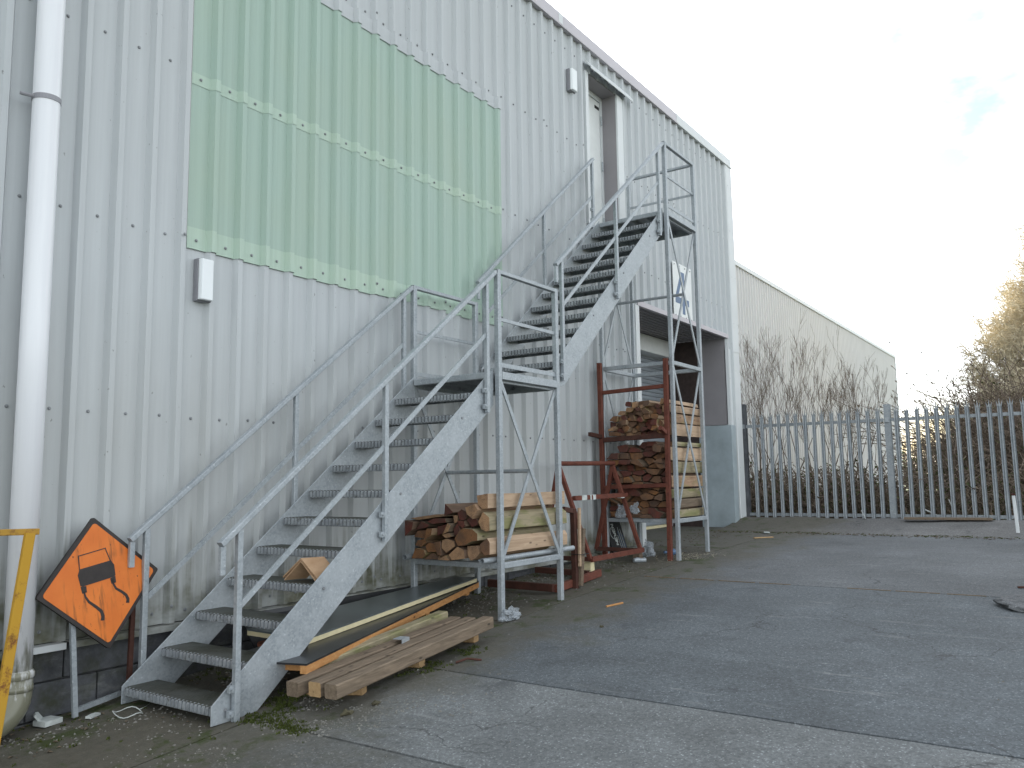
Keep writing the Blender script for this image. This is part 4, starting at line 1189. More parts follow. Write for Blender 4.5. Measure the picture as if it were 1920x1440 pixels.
# loose wrapping hanging out of the upper stack
def crumple(c, s, seed, sub=3, flat=1.0):
    bm = bmesh.new(); bmesh.ops.create_icosphere(bm, subdivisions=sub, radius=1.0)
    for v in bm.verts:
        n_ = noise.turbulence(v.co * 1.9 + Vector((seed, seed * 2.1, 0)), 4, False)
        v.co *= 0.62 + 0.75 * n_
        v.co = Vector((v.co.x * s[0], v.co.y * s[1], max(v.co.z, -0.55 * flat) * s[2]))
    me = bpy.data.meshes.new('bag'); bm.to_mesh(me); bm.free()
    o = bpy.data.objects.new('plastic_bag', me); COL.objects.link(o); o.location = c
    return o
def bag(c, s, seed, label, mt='film', name='plastic_bag', cat='bag'):
    o = crumple(c, s, seed); o.name = name; o.data.name = name; o.data.materials.append(MAT[mt]); tag(o, label, cat); return o

# ------------------------------------------------------------------ red rack before the upper stack
t = thing('steel_rack', 'tall rusty red steel rack frame standing before the upper timber stack', 'rack', (8.42, -0.6, 0.2))
RXA = 8.415
for (yy, zt, xt) in ((-0.165, 2.745, 8.40), (-1.062, 2.725, 8.43)):
    m = MB(); m.bar((RXA + 0.01, yy, G(8.4) - 0.003), (xt, yy - 0.03 * (1 if yy < -.5 else 0), zt), 0.055, 0.055, up=(0, 1, 0), ch=0.004); m.build('post', 'rust', t)
for z, hh, mt in ((2.36, 0.05, 'rust'), (1.742, 0.062, 'rust_dark'), (1.128, 0.05, 'rust')):
    m = MB(); m.bar((RXA, -0.195, z - 0.01), (RXA, -1.055, z + 0.015), 0.045, hh, ch=0.004); m.build('crossbar', mt, t)
m = MB(); m.bar((RXA - 0.03, -0.165, 1.775), (8.10, -0.165, 1.80), 0.05, 0.05, ch=0.003); m.build('arm', 'rust_dark', t)
m = MB(); m.bar((RXA - 0.03, -1.075, 1.79), (8.24, -1.075, 1.845), 0.05, 0.05, ch=0.003); m.build('arm', 'rust', t)

# red trestle with two A frames
t = thing('trestle', 'rusty red trestle with a round top bar between the two stair towers', 'trestle', (7.6, -0.45, 0.2))
TXL, TXR = 7.00, 8.22; TZ = 1.415; TYA = -0.44
m = MB(); m.tube([(6.86, TYA, TZ - 0.005), (8.20, TYA, TZ + 0.01)], 0.027, 12); m.build('top_bar', 'rust', t)
tb = 0.35
for (xt, xf) in ((6.87, 7.0), (8.17, 8.26)):
    for (yf2, nm) in ((-0.75, 'near'), (-0.13, 'far')):
        m = MB(); m.bar((xt, TYA, TZ - 0.02), (xf, yf2, tb), 0.045, 0.045, up=(1, 0, 0), ch=0.003); m.build('leg', 'rust', t)
    m = MB(); m.bar((xf, -0.13, tb), (xf, -0.75, tb), 0.04, 0.05, ch=0.003); m.build('foot_bar', 'rust_dark', t)
m = MB(); m.bar((7.0, -0.765, tb), (8.30, -0.765, tb + 0.004), 0.03, 0.058, ch=0.003); m.build('base_bar', 'rust', t)
m = MB(); m.bar((6.94, -0.592, 1.02), (8.22, -0.600, 1.03), 0.045, 0.052, ch=0.003); mb_ = m.build('mid_bar', 'rust', t)
for a, b in ((7.08, 7.19), (7.27, 7.30), (7.335, 7.40), (8.03, 8.12)):
    m = MB(); m.bar((a, -0.5945, 1.0222), (b, -0.595, 1.0232), 0.050, 0.058); m.build('tape_band', 'paper', mb_)
# blocks that hold the trestle off the ground
for (x, y, lab, mt) in ((8.28, -0.70, 'grey timber block under the far foot of the red trestle', 'grey_wood'), (7.06, -0.70, 'pale wedge block under the near foot of the red trestle', 'cream')):
    m = MB(); g = G(x); m.prism([(x - 0.05, g - 0.002), (x + 0.05, g - 0.002), (x + 0.035, tb - 0.032), (x - 0.045, tb - 0.032)], y - 0.045, y + 0.05, 'y')
    tag(m.build('timber_block', mt, bevel=0.004), lab, 'block')
# second red stand with a lone upright, half under the lower tower
t = thing('steel_stand', 'rusty red stand with a single upright and flat base frame by the lower tower', 'stand', (6.3, -0.7, 0.13))
gz = G(6.2)
m = MB(); m.bar((6.30, -0.965, gz), (6.30, -0.955, 0.93), 0.055, 0.055, up=(0, 1, 0), ch=0.004); m.build('upright', 'rust_dark', t)
m = MB(); m.bar((5.95, -0.95, G(5.95) + 0.05), (7.0, -0.86, G(7.0) + 0.045), 0.05, 0.075, ch=0.004); m.build('base_bar', 'rust', t)
m = MB(); m.bar((6.86, -0.80, G(6.9) + 0.05), (6.86, -0.12, G(6.9) + 0.06), 0.05, 0.065, ch=0.004); m.build('base_bar', 'rust_dark', t)
m = MB(); m.bar((5.93, -0.93, G(6) + 0.055), (5.93, -0.14, G(6) + 0.06), 0.05, 0.075, ch=0.004); m.build('base_bar', 'rust_dark', t)
m = MB(); m.bar((6.28, -0.955, 0.91), (6.10, -0.955, 0.935), 0.045, 0.05, ch=0.003); m.build('stub', 'rust_dark', t)
# stakes strapped to the upright
m = MB(); m.bar((6.335, -1.005, G(6.33) + 0.02), (6.42, -1.000, 0.725), 0.05, 0.04, up=(0, 1, 0), ch=0.006); s_ = m.build('timber_stake', 'grey_wood'); tag(s_, 'grey weathered stake tied upright to the red steel stand', 'stake')
m = MB(); m.bar((6.315, -1.01, 0.35), (6.34, -1.005, 0.94), 0.035, 0.03, up=(0, 1, 0), ch=0.006); tag(m.build('timber_stake', 'pale_side'), 'split pale stake with stripped bark behind the grey stake', 'stake')
m = MB(); m.tube([(6.27, -1.06, 0.47), (6.45, -1.045, 0.468), (6.46, -0.94, 0.47), (6.265, -0.925, 0.475), (6.27, -1.06, 0.47)], 0.004, 6); tag(m.build('cord', 'black'), 'thin black cord lashing the grey stake to the stand', 'cord')

# ------------------------------------------------------------------ beams and boards on the ground
def gzx(x): return G(x)
BE = 'bearer blocks under the weathered beams'
bears = [((2.60, -1.16), (2.745, -1.50)), ((3.25, -0.98), (3.36, -1.45)), ((3.96, -0.86), (4.065, -1.385))]
for i, ((xa, ya), (xb, yb)) in enumerate(bears):
    m = MB(); m.bar((xa, ya, G(xa) + 0.047), (xb, yb, G(xb) + 0.047), 0.085, 0.094, ch=0.005)
    ob = m.build('bearer', 'fresh_wood'); tag(ob, ['yellow softwood bearer under the left end of the beams', 'yellow softwood bearer under the middle of the beams', 'yellow softwood bearer under the right end of the beams'][i], 'timber', BE)
beams = [((2.355, -1.615), (4.13, -1.455), 'near edge weathered beam, dark grey with a split along its top', 'grey_wood'),
         ((2.345, -1.490), (4.06, -1.338), 'second weathered beam from the yard with a fresh-cut pale left end', 'grey_wood'),
         ((2.290, -1.358), (4.03, -1.215), 'third weathered beam from the yard, next to the black board', 'grey_wood'),
         ((2.62, -1.17), (4.16, -0.98), 'innermost yellowish beam partly under the tilted black board', 'green_side')]
for i, ((xa, ya), (xb, yb), lab, mt) in enumerate(beams):
    za, zb = G(xa) + 0.094, G(xb) + 0.098
    m = MB(); m.bar((xa, ya, za + 0.044), (xb, yb, zb + 0.044), 0.094, 0.086, ch=0.007)
    # end faces in another wood
    m.mi[-2] = 1; m.mi[-1] = 1
    ob = m.build('beam', [mt, 'fresh_wood' if i in (1, 3) else 'grey_wood'], origin=(xa, ya, za)); tag(ob, lab, 'beam', 'weathered beams laid on the ground by the stairs')
def board(cs, th, mt, em, name, label, cat, battens=None):
    # cs: four top corners near-left, near-right, far-right, far-left
    cs = [Vector(c) for c in cs]; nrm = (cs[1] - cs[0]).cross(cs[3] - cs[0]).normalized()
    t = thing(name, label, cat, tuple(sum(cs, Vector()) / 4))
    def quadbox(a, b, c, d, t0, t1, nm, mm):
        m = MB(); q = [a, b, c, d]; m.add([p - nrm * t0 for p in q] + [p - nrm * t1 for p in q], [(0, 1, 2, 3), (7, 6, 5, 4), (0, 4, 5, 1), (1, 5, 6, 2), (2, 6, 7, 3), (3, 7, 4, 0)]); return m.build(nm, mm, t)
    quadbox(*cs, 0, 0.012, 'face_sheet', mt)
    return t, cs, nrm, quadbox
# shuttering panel: black sheet, orange softwood edge frame and cross battens
A_, B_ = Vector((2.435, -1.315, 0.134)), Vector((5.50, -0.335, 0.252))
dirv = (B_ - A_).normalized(); nv = Vector((-dirv.y, dirv.x, 0)).normalized()
t, cs, nrm, qb = board((A_, B_, B_ + nv * 0.14 + Vector((0, 0, 0.0)), A_ + nv * 0.62), 0.012, 'black_board', None, 'shuttering_panel', 'black faced shuttering panel with an orange softwood edge resting on the beams', 'panel')
qb(A_, B_, B_ + nv * 0.045, A_ + nv * 0.045, 0.0122, 0.062, 'edge_batten', 'orange_wood')
for f in (0.02, 0.36, 0.62, 0.93):
    p = A_.lerp(B_, f); q = p + dirv * 0.075; dn = nv * (0.12 if f > .9 else 0.3)
    p = p + nv * 0.047; q = q + nv * 0.047
    qb(p, q, q + dn * .6, p + dn * .6, 0.0122, 0.105 if f > 0.1 else 0.062, 'cross_batten', 'orange_wood')
# insulation board on top: slate film face, cream foam edge
A2_, B2_ = Vector((2.79, -0.927, 0.197)), Vector((5.40, -0.385, 0.302))
d2 = (B2_ - A2_).normalized(); n2 = Vector((-d2.y, d2.x, 0)).normalized()
t, cs, nrm, qb = board((A2_, B2_, B2_ + n2 * 0.24, A2_ + n2 * 0.62 + d2 * 0.12), 0.012, 'slate_board', None, 'insulation_board', 'slate grey faced insulation board with a cream foam edge lying on the shuttering panel', 'board')
qb(A2_, B2_, B2_ + n2 * 0.238, A2_ + n2 * 0.618 + d2 * 0.12, 0.0122, 0.044, 'foam_core', 'cream')
# dark sheet added in place of the shadowed, wet plinth behind
m = MB(); m.add([(2.9, -0.30, G(2.9) + 0.02), (5.0, -0.12, G(5) + 0.02), (5.0, -0.06, 0.262), (2.9, -0.05, 0.262), (2.9, -0.31, G(2.9) + 0.02), (5.0, -0.13, G(5) + 0.02), (5.0, -0.07, 0.268), (2.9, -0.06, 0.268)], [(0, 1, 2, 3), (7, 6, 5, 4), (0, 4, 5, 1), (1, 5, 6, 2), (2, 6, 7, 3), (3, 7, 4, 0)])
tag(m.build('plinth_shade_sheet', 'black_board'), 'added dark sheet standing in for the shaded wet plinth behind the boards', 'sheet')
# galvanised offcut on a beam
m = MB(); m.box(-0.05, 0.05, -0.035, 0.035, 0, 0.004); m.box(-0.05, 0.05, -0.038, -0.034, -0.045, 0.004)
o = m.build('steel_bracket', 'galv'); o.location = (3.27, -1.335, 0.155); o.rotation_euler = (0, 0, 0.2); tag(o, 'small pale steel bracket hooked on the third weathered beam', 'bracket')
# orange brick-like block and clay pot under the stair
m = MB(); m.tube([(2.95, -0.36, G(2.95)), (2.95, -0.36, G(2.95) + 0.16)], [0.085, 0.10], 18); tag(m.build('clay_pipe', mat_wood('terracotta', (0.30, 0.11, 0.07), (0.40, 0.16, 0.10), (4, 4, 4), False), smooth=False), 'short terracotta drain pipe under the stairs by the wall', 'pipe')
# folded ply scraps on the fifth tread from the bottom
t = thing('folded_plywood', 'two bent plywood offcuts stacked like a roof on a lower tread', 'plywood', (2.80, -0.95, Z0 + 4 * H1))
zt_ = Z0 + 4 * H1 + 0.0
for k in range(2):
    m = MB(); o_ = 0.016 * k
    ridge = Vector((2.74, -0.90, zt_ + 0.135 + o_)); ridge2 = Vector((2.90, -0.955, zt_ + 0.135 + o_))
    fl_ = Vector((2.70, -0.785 + o_, zt_ + 0.010 + o_)); fl2 = Vector((2.86, -0.83 + o_, zt_ + 0.010 + o_))
    fr_ = Vector((2.755, -1.03 - o_, zt_ + 0.010 + o_)); fr2 = Vector((2.92, -1.075 - o_, zt_ + 0.010 + o_))
    up_ = Vector((0, 0, 0.009))
    for q in ((fl_, ridge, ridge2, fl2), (ridge, fr_, fr2, ridge2)):
        m.add([p for p in q] + [p + up_ for p in q], [(3, 2, 1, 0), (4, 5, 6, 7), (0, 1, 5, 4), (1, 2, 6, 5), (2, 3, 7, 6), (3, 0, 4, 7)])
    m.build('plywood_sheet', 'ply', t)

# ------------------------------------------------------------------ orange warning sign on its stand
SG = thing('warning_sign', 'orange diamond slippery road sign leaning against the wall', 'sign', (1.76, -0.17, 0.6))
cT, cL, cB, cR = Vector((1.709, -0.132, 1.047)), Vector((1.344, -0.205, 0.587)), Vector((1.804, -0.211, 0.226)), Vector((2.174, -0.139, 0.664))
ctr = (cT + cL + cB + cR) / 4
e1 = ((cR - cT) + (cB - cL)).normalized()       # along top-right edge
e2 = ((cT - cL) + (cR - cB)).normalized()
e2 = (e2 - e1 * e2.dot(e1)).normalized(); nS = e2.cross(e1).normalized()
if nS.y > 0: nS = -nS
S_ = 0.588
# face frame: u along drooping right edge, v up-right; upright axes of the print
up_s = (cT - cB).normalized(); rt_s = (up_s.cross(nS)).normalized()
if rt_s.x < 0: rt_s = -rt_s
def face(u, v, d=0.0): return ctr + rt_s * u + up_s * v + nS * d
def sq(half, d, rad=0.0, n=5):
    out = []
    for k in range(4):
        a0 = PI / 2 * k
        c = Vector((math.cos(a0 + PI / 2 * 0), math.sin(a0)))
        cx_, cy_ = half * math.cos(a0), half * math.sin(a0)
        if rad <= 0: out.append((cx_, cy_)); continue
        cc = (math.cos(a0) * (half - rad * math.sqrt(2)), math.sin(a0) * (half - rad * math.sqrt(2)))
        for i in range(n + 1):
            t_ = a0 - PI / 4 + PI / 2 * i / n
            out.append((cc[0] + rad * math.cos(t_), cc[1] + rad * math.sin(t_)))
    return out
HD = S_ / math.sqrt(2)
def plate(poly, d0, d1, name, mt):
    m = MB(); n = len(poly); vs = [face(u, v, d0) for u, v in poly] + [face(u, v, d1) for u, v in poly]
    vs = [p - ctr for p in vs]
    # express in sign axes so the dirt follows the face
    vs = [(p.dot(rt_s), p.dot(-nS), p.dot(up_s)) for p in vs]
    m.add(vs, [(i, (i + 1) % n, n + (i + 1) % n, n + i) for i in range(n)] + [tuple(range(n))[::-1], tuple(range(n, 2 * n))])
    o = m.build(name, mt, SG)
    mm = Matrix((rt_s, -nS, up_s)).transposed().to_4x4(); mm.translation = ctr - Vector(SG.location)
    o.matrix_local = mm
    return o
back = plate(sq(HD, 0, 0.012, 2), -0.022, 0.0, 'sign_plate', 'sign_black')
plate(sq(HD - 0.034, 0, 0.022), 0.0002, 0.0022, 'orange_face', 'sign_orange')
# pictogram, rotated as on the sign (car tilted), 2 mm print
def picto(poly, d=0.0038):
    return plate(poly, 0.0024, d, 'pictogram', 'sign_black')
ca, sa = math.cos(R(4)), math.sin(R(4))
def PR(u, v): return (u * ca - v * sa, u * sa + v * ca)
OX, OY = -0.03, 0.085
def P2(u, v): a, b = PR(u * 1.36, v * 1.5); return (a + OX, b + OY)
picto([P2(-0.085, -0.045), P2(-0.088, 0.0), P2(-0.075, 0.022), P2(0.082, 0.022), P2(0.095, 0.0), P2(0.092, -0.045), P2(0.08, -0.05), P2(-0.074, -0.05)])
picto([P2(-0.083, -0.078), P2(-0.085, -0.048), P2(-0.058, -0.052), P2(-0.060, -0.078)]); picto([P2(0.064, -0.076), P2(0.062, -0.052), P2(0.09, -0.048), P2(0.088, -0.076)])
def stroke(pts, w, d=0.0038):
    for a, b in zip(pts[:-1], pts[1:]):
        dx, dy = b[0] - a[0], b[1] - a[1]; L = math.hypot(dx, dy) or 1; nx_, ny_ = -dy / L * w / 2, dx / L * w / 2
        ex, ey = dx / L * w * 0.25, dy / L * w * 0.25
        picto([(a[0] + nx_ - ex, a[1] + ny_ - ey), (a[0] - nx_ - ex, a[1] - ny_ - ey), (b[0] - nx_ + ex, b[1] - ny_ + ey), (b[0] + nx_ + ex, b[1] + ny_ + ey)], d)
stroke([P2(-0.075, 0.02), P2(-0.068, 0.078)], 0.006); stroke([P2(-0.069, 0.076), P2(0.068, 0.078)], 0.006, 0.0039); stroke([P2(0.066, 0.078), P2(0.080, 0.02)], 0.006)
def strokes(pts, w0, w1):
    n = len(pts); Lf = []; Rg = []
    for i, p in enumerate(pts):
        a = pts[max(i - 1, 0)]; b = pts[min(i + 1, n - 1)]; dx, dy = b[0] - a[0], b[1] - a[1]; L = math.hypot(dx, dy) or 1
        w = w0 + (w1 - w0) * i / (n - 1); Lf.append((p[0] - dy / L * w / 2, p[1] + dx / L * w / 2)); Rg.append((p[0] + dy / L * w / 2, p[1] - dx / L * w / 2))
    m_ = None
    for i in range(n - 1): picto([Lf[i], Lf[i + 1], Rg[i + 1], Rg[i]])
strokes([(-0.122, -0.030), (-0.117, -0.062), (-0.098, -0.098), (-0.055, -0.140), (-0.026, -0.172), (-0.018, -0.205), (-0.024, -0.232)], 0.010, 0.026)
strokes([(0.075, 0.007), (0.078, -0.026), (0.092, -0.058), (0.130, -0.088), (0.156, -0.115), (0.165, -0.142), (0.160, -0.166)], 0.010, 0.024)
# stand
fz = -0.155
m = MB(); m.bar((1.625, -0.175, fz), (1.585, -0.165, 0.45), 0.03, 0.022, up=(0, 1, 0)); m.build('leg', 'galv', SG)
m = MB(); m.bar((1.63, -0.165, fz + 0.035), (1.97, -0.075, fz + 0.055), 0.02, 0.03); m.build('foot_bar', 'galv', SG)
m = MB(); m.bar((2.01, -0.10, -0.11), (2.02, -0.10, 0.55), 0.03, 0.022, up=(0, 1, 0)); m.build('leg', 'rust_dark', SG)

# yellow steel frame at the left edge
t = thing('barrier', 'rusty yellow steel frame with a sloping leg before the white downpipe', 'barrier', (0.9, -0.5, -0.2))
m = MB(); m.bar((1.198, -0.50, 0.990), (0.10, -0.42, 1.02), 0.03, 0.034, ch=0.003); m.build('top_bar', 'yellow_worn', t)
m = MB(); m.bar((1.145, -0.515, 0.985), (0.985, -0.56, -0.20), 0.052, 0.03, up=(0, 1, 0), ch=0.003); m.build('leg', 'yellow', t)
m = MB(); m.bar((0.30, -0.47, 1.0), (0.14, -0.52, -0.25), 0.052, 0.03, up=(0, 1, 0), ch=0.003); m.build('leg', 'yellow', t)

# ------------------------------------------------------------------ smaller things about the yard
# black printed board under the upper shelf
t = thing('printed_board', 'black board with white lettering up its side under the upper timber shelf', 'board', (8.86, -0.14, 0.45))
bb = [Vector((8.665, -0.17, G(8.7) + 0.01)), Vector((9.07, -0.17, G(9.0) + 0.01)), Vector((9.06, -0.05, 0.665)), Vector((8.62, -0.05, 0.670))]
nb_ = (bb[1] - bb[0]).cross(bb[3] - bb[0]).normalized()
if nb_.y > 0: nb_ = -nb_
def bq(poly, d0, d1, nm, mt):
    m = MB(); n = len(poly)
    def q(u, v, d): return bb[0].lerp(bb[1], u).lerp(bb[3].lerp(bb[2], u), v) + nb_ * d
    m.add([q(u, v, d0) for u, v in poly] + [q(u, v, d1) for u, v in poly], [(i, (i + 1) % n, n + (i + 1) % n, n + i) for i in range(n)] + [tuple(range(n))[::-1], tuple(range(n, 2 * n))]); return m.build(nm, mt, t)
bq([(0, 0), (1, 0), (1, 1), (0, 1)], -0.02, 0, 'panel', 'black')
def letters(word, u0, u1, v0, v1):
    # block capitals reading upwards; strokes as thin raised print
    n = len(word); cell = (v1 - v0) / n
    GL = {'N': [((0, 0), (0, 1)), ((0, 1), (1, 0)), ((1, 0), (1, 1))], 'E': [((0, 0), (0, 1)), ((0, 0), (1, 0)), ((0, .5), (.8, .5)), ((0, 1), (1, 1))], 'M': [((0, 0), (0, 1)), ((0, 1), (.5, .4)), ((.5, .4), (1, 1)), ((1, 1), (1, 0))], 'W': [((0, 1), (.25, 0)), ((.25, 0), (.5, .6)), ((.5, .6), (.75, 0)), ((.75, 0), (1, 1))], 'A': [((0, 0), (.5, 1)), ((.5, 1), (1, 0)), ((.2, .4), (.8, .4))]}
    for i, ch in enumerate(word):
        b0 = v0 + cell * i
        for (a, b) in GL[ch]:
            A = (u1 - (u1 - u0) * a[1], b0 + cell * 0.78 * a[0]); B = (u1 - (u1 - u0) * b[1], b0 + cell * 0.78 * b[0])
            dx, dy = B[0] - A[0], B[1] - A[1]; L = math.hypot(dx, dy); nx_, ny_ = -dy / L * 0.018, dx / L * 0.018
            bq([(A[0] + nx_, A[1] + ny_), (A[0] - nx_, A[1] - ny_), (B[0] - nx_, B[1] - ny_), (B[0] + nx_, B[1] + ny_)], 0.0004, 0.0025, 'lettering', 'paper')
letters('NEWEN', 0.36, 0.50, 0.27, 0.92)
for i, pts in enumerate([(0.20, 0.78), (0.16, 0.66), (0.18, 0.52)]): pass
arc = [(0.30, 0.80), (0.22, 0.74), (0.17, 0.66), (0.17, 0.57), (0.22, 0.50), (0.30, 0.45)]
for a, b in zip(arc[:-1], arc[1:]):
    dx, dy = b[0] - a[0], b[1] - a[1]; L = math.hypot(dx, dy); nx_, ny_ = -dy / L * .012, dx / L * .012
    bq([(a[0] + nx_, a[1] + ny_), (a[0] - nx_, a[1] - ny_), (b[0] - nx_, b[1] - ny_), (b[0] + nx_, b[1] + ny_)], 0.0004, 0.0025, 'lettering', 'paper')
for k in range(6):
    u = 0.60 + 0.062 * k; bq([(u, 0.05), (u + 0.018, 0.05), (u + 0.012, 0.55 + 0.06 * ((k * 7) % 5)), (u - 0.004, 0.55 + 0.06 * ((k * 7) % 5))], 0.0004, 0.002, 'stripe', 'blue' if k % 2 else 'paper')
bag((8.72, -0.62, G(8.7) + 0.085), (0.125, 0.12, 0.16), 3.3, 'clear crumpled plastic bag on the ground by the red rack')
bag((4.78, -1.20, G(4.8) + 0.045), (0.14, 0.10, 0.075), 8.1, 'torn clear plastic wrap bunched round the foot of the lower tower', cat='plastic wrap', name='plastic_wrap')
bag((8.40, -0.42, 0.80), (0.03, 0.10, 0.12), 5.7, 'scrap of clear wrapping caught in the lower tier of timber', cat='plastic wrap', name='plastic_wrap')
bag((8.40, -0.62, 0.84), (0.03, 0.08, 0.10), 9.7, 'whitish torn wrapping hanging at the shelf edge near the trestle leg', cat='plastic wrap', name='plastic_wrap')
# bottle
t = thing('plastic_bottle', 'crushed clear bottle with a blue cap and label by the foot of the upper tower', 'bottle', (8.93, -0.87, G(8.9) + 0.04))
m = MB(); z = G(8.9) + 0.042; m.tube([(8.86, -0.82, z), (8.88, -0.835, z), (8.96, -0.885, z), (9.02, -0.93, z), (9.03, -0.94, z)], [0.018, 0.036, 0.040, 0.040, 0.03], 14); m.build('bottle_body', 'film', t, smooth=True)
m = MB(); m.tube([(8.83, -0.80, z), (8.86, -0.82, z)], 0.017, 10); m.build('cap', 'blue', t)
m = MB(); m.tube([(8.90, -0.848, z), (8.955, -0.882, z)], 0.0415, 14, caps=False); m.build('bottle_label', 'blue', t)
# crushed can
m = MB(); z = G(8.1) + 0.03; m.tube([(8.08, -0.74, z), (8.12, -0.76, z + .004), (8.20, -0.80, z - .004), (8.23, -0.82, z)], [0.024, 0.032, 0.027, 0.031], 10); tag(m.build('drink_can', 'galv'), 'crushed pale drink can lying before the red trestle', 'can')
# loop of cable
m = MB(); g = G(1.83) + 0.012; pts = [(1.83 + 0.075 * math.cos(a) * 1.0, -0.40 + 0.11 * math.sin(a), g + 0.012 * math.sin(3 * a)) for a in [2 * PI * i / 22 for i in range(22)]]
m.tube(pts + [pts[0]], 0.0034, 6, caps=False); m.tube([pts[0], (1.95, -0.38, g), (2.02, -0.33, g)], 0.003, 6); tag(m.build('cable_loop', 'paper', smooth=True), 'loop of pale cable on the ground before the bottom step', 'cable')
# scraps of paper and board
def scrap(x, y, sx, sy, rot, lab, mt='paper', th=0.012, tilt=0.0, name='paper_scrap', cat='scrap', z=None):
    m = MB(); m.add([(-sx, -sy, 0), (sx * 0.9, -sy * 1.1, 0), (sx, sy * 0.9, 0), (0.1 * sx, sy * 1.2, 0), (-sx * 0.9, sy, 0)] + [(-sx, -sy, th), (sx * 0.9, -sy * 1.1, th), (sx, sy * 0.9, th), (0.1 * sx, sy * 1.2, th), (-sx * 0.9, sy, th)], [(4, 3, 2, 1, 0), (5, 6, 7, 8, 9)] + [(i, (i + 1) % 5, 5 + (i + 1) % 5, 5 + i) for i in range(5)])
    o = m.build(name, mt); o.location = (x, y, (G(x) if z is None else z) + 0.004 + abs(math.sin(tilt)) * sy * 0.9); o.rotation_euler = (tilt, 0, rot); tag(o, lab, cat); return o
scrap(1.50, -0.10, 0.065, 0.050, 0.3, 'white foam offcut lying between the downpipe and the sign', th=0.03)
scrap(1.47, -0.06, 0.05, 0.04, 1.0, 'torn white scrap leaning on the foam offcut by the downpipe', tilt=0.9)
scrap(1.70, -0.24, 0.05, 0.02, 0.5, 'small torn paper strip at the foot of the warning sign')
scrap(6.98, -0.80, 0.04, 0.02, 0.5, 'small white scrap on the yard before the trestle')
scrap(12.2, -1.05, 0.10, 0.04, 0.4, 'white paper scrap at the foot of the concrete bank', z=0.33)
scrap(11.4, -1.25, 0.18, 0.03, -0.6, 'pale wooden slat lying on the yard before the fence bank', mt='fresh_wood', z=G(11.4))
scrap(13.95, -2.15, 0.05, 0.07, 0.2, 'white plastic scrap standing on the bank under the fence', tilt=1.2, z=0.49)
scrap(14.75, -3.42, 0.05, 0.16, 0.1, 'white board piece propped behind the fence at right', tilt=1.25, z=0.47)
scrap(14.75, -3.08, 0.10, 0.14, 0.1, 'low white board piece behind the fence, left of the taller one', tilt=0.5, z=0.5)
m = MB(); m.bar((13.85, -2.80, 0.512), (14.02, -4.05, 0.510), 0.19, 0.035, ch=0.004); tag(m.build('plank', 'grey_wood'), 'grey plank lying along the concrete bank under the fence', 'plank')
# white marker post
t = thing('marker_post', 'short white marker post on the concrete bank at far right', 'post', (13.1, -4.44, 0.38))
m = MB(); m.bar((13.1, -4.44, 0.36), (13.1, -4.42, 0.90), 0.045, 0.045, up=(0, 1, 0), ch=0.006); m.build('shaft', 'trim', t)
m = MB(); m.box(13.07, 13.13, -4.45, -4.39, 0.90, 0.93); m.build('cap', 'rust_dark', t)
# rubble heap at the right edge
def mound(c, s_, sd, lab):
    bm = bmesh.new(); bmesh.ops.create_icosphere(bm, subdivisions=4, radius=1.0)
    for v in bm.verts:
        k = 1 + 0.16 * noise.noise(v.co * 1.7 + Vector((sd, 0, 0))) + 0.10 * noise.noise(v.co * 5 + Vector((sd, 0, 0))) + 0.05 * noise.noise(v.co * 12)
        v.co = Vector((v.co.x * k * s_[0], v.co.y * k * s_[1], max(-0.1, v.co.z) * k * s_[2]))
    me = bpy.data.meshes.new('rubble'); bm.to_mesh(me); bm.free(); me.materials.append(MAT['concrete'])
    o = bpy.data.objects.new('rubble', me); COL.objects.link(o); o.location = c; o.color = (0.15, 0.155, 0.16, 1); tag(o, lab, 'rubble')
mound((6.90, -5.02, G(6.9)), (0.36, 0.38, 0.095), 2.2, 'low grey rubble heap at the right edge of the yard')
m = MB()
for k in range(3): m.bar((7.72 + .05 * k, -4.75 - .10 * k, G(7.7) + .012), (7.80 + .06 * k, -4.98 - .09 * k, G(7.8) + .02), 0.03, 0.016)
tag(m.build('timber_scrap', 'rust_dark'), 'dark broken scraps on the yard beyond the grey rubble heap', 'scrap', kind='stuff')

# ------------------------------------------------------------------ loose stuff on the ground
def scatter(n, fn, mk, name, mt):
    m = MB()
    for _ in range(n):
        p = fn()
        if p is None: continue
        mk(m, *p)
    tag(m.build(name, mt, fixn=False), kind='stuff')
def chip(m, x, y, z, s):
    a = rng.uniform(0, 6.28); c, s_ = math.cos(a), math.sin(a); h = s * rng.uniform(.25, .7)
    b = [(-s, -s * .6), (s, -s * .5), (s * .3, s * .8)]
    vs = [(x + u * c - v * s_, y + u * s_ + v * c, z - 0.002) for u, v in b] + [(x + rng.uniform(-.3, .3) * s, y + rng.uniform(-.3, .3) * s, z + h)]
    m.add(vs, [(0, 1, 3), (1, 2, 3), (2, 0, 3)])
def leafq(m, x, y, z, s):
    a = rng.uniform(0, 6.28); c, s_ = math.cos(a), math.sin(a); t1 = rng.uniform(-.5, .5)
    vs = [(x + u * c - v * s_, y + u * s_ + v * c, z + 0.003 + abs(v * t1) + k) for (u, v, k) in ((-s, 0, 0), (0, -s * .5, s * .25), (s, 0, 0.0), (0, s * .5, s * .2))]
    m.add(vs, [(0, 1, 2), (0, 2, 3)])
def tuft(m, x, y, z, s):
    for _ in range(7):
        a = rng.uniform(0, 6.28); r = rng.uniform(0, s); px, py = x + r * math.cos(a), y + r * math.sin(a); h = s * rng.uniform(.25, .6); w = s * .22; b = rng.uniform(0, 6.28)
        m.add([(px - w * math.cos(b), py - w * math.sin(b), z - .002), (px + w * math.cos(b), py + w * math.sin(b), z - .002), (px + rng.uniform(-w, w), py + rng.uniform(-w, w), z + h)], [(0, 1, 2)])
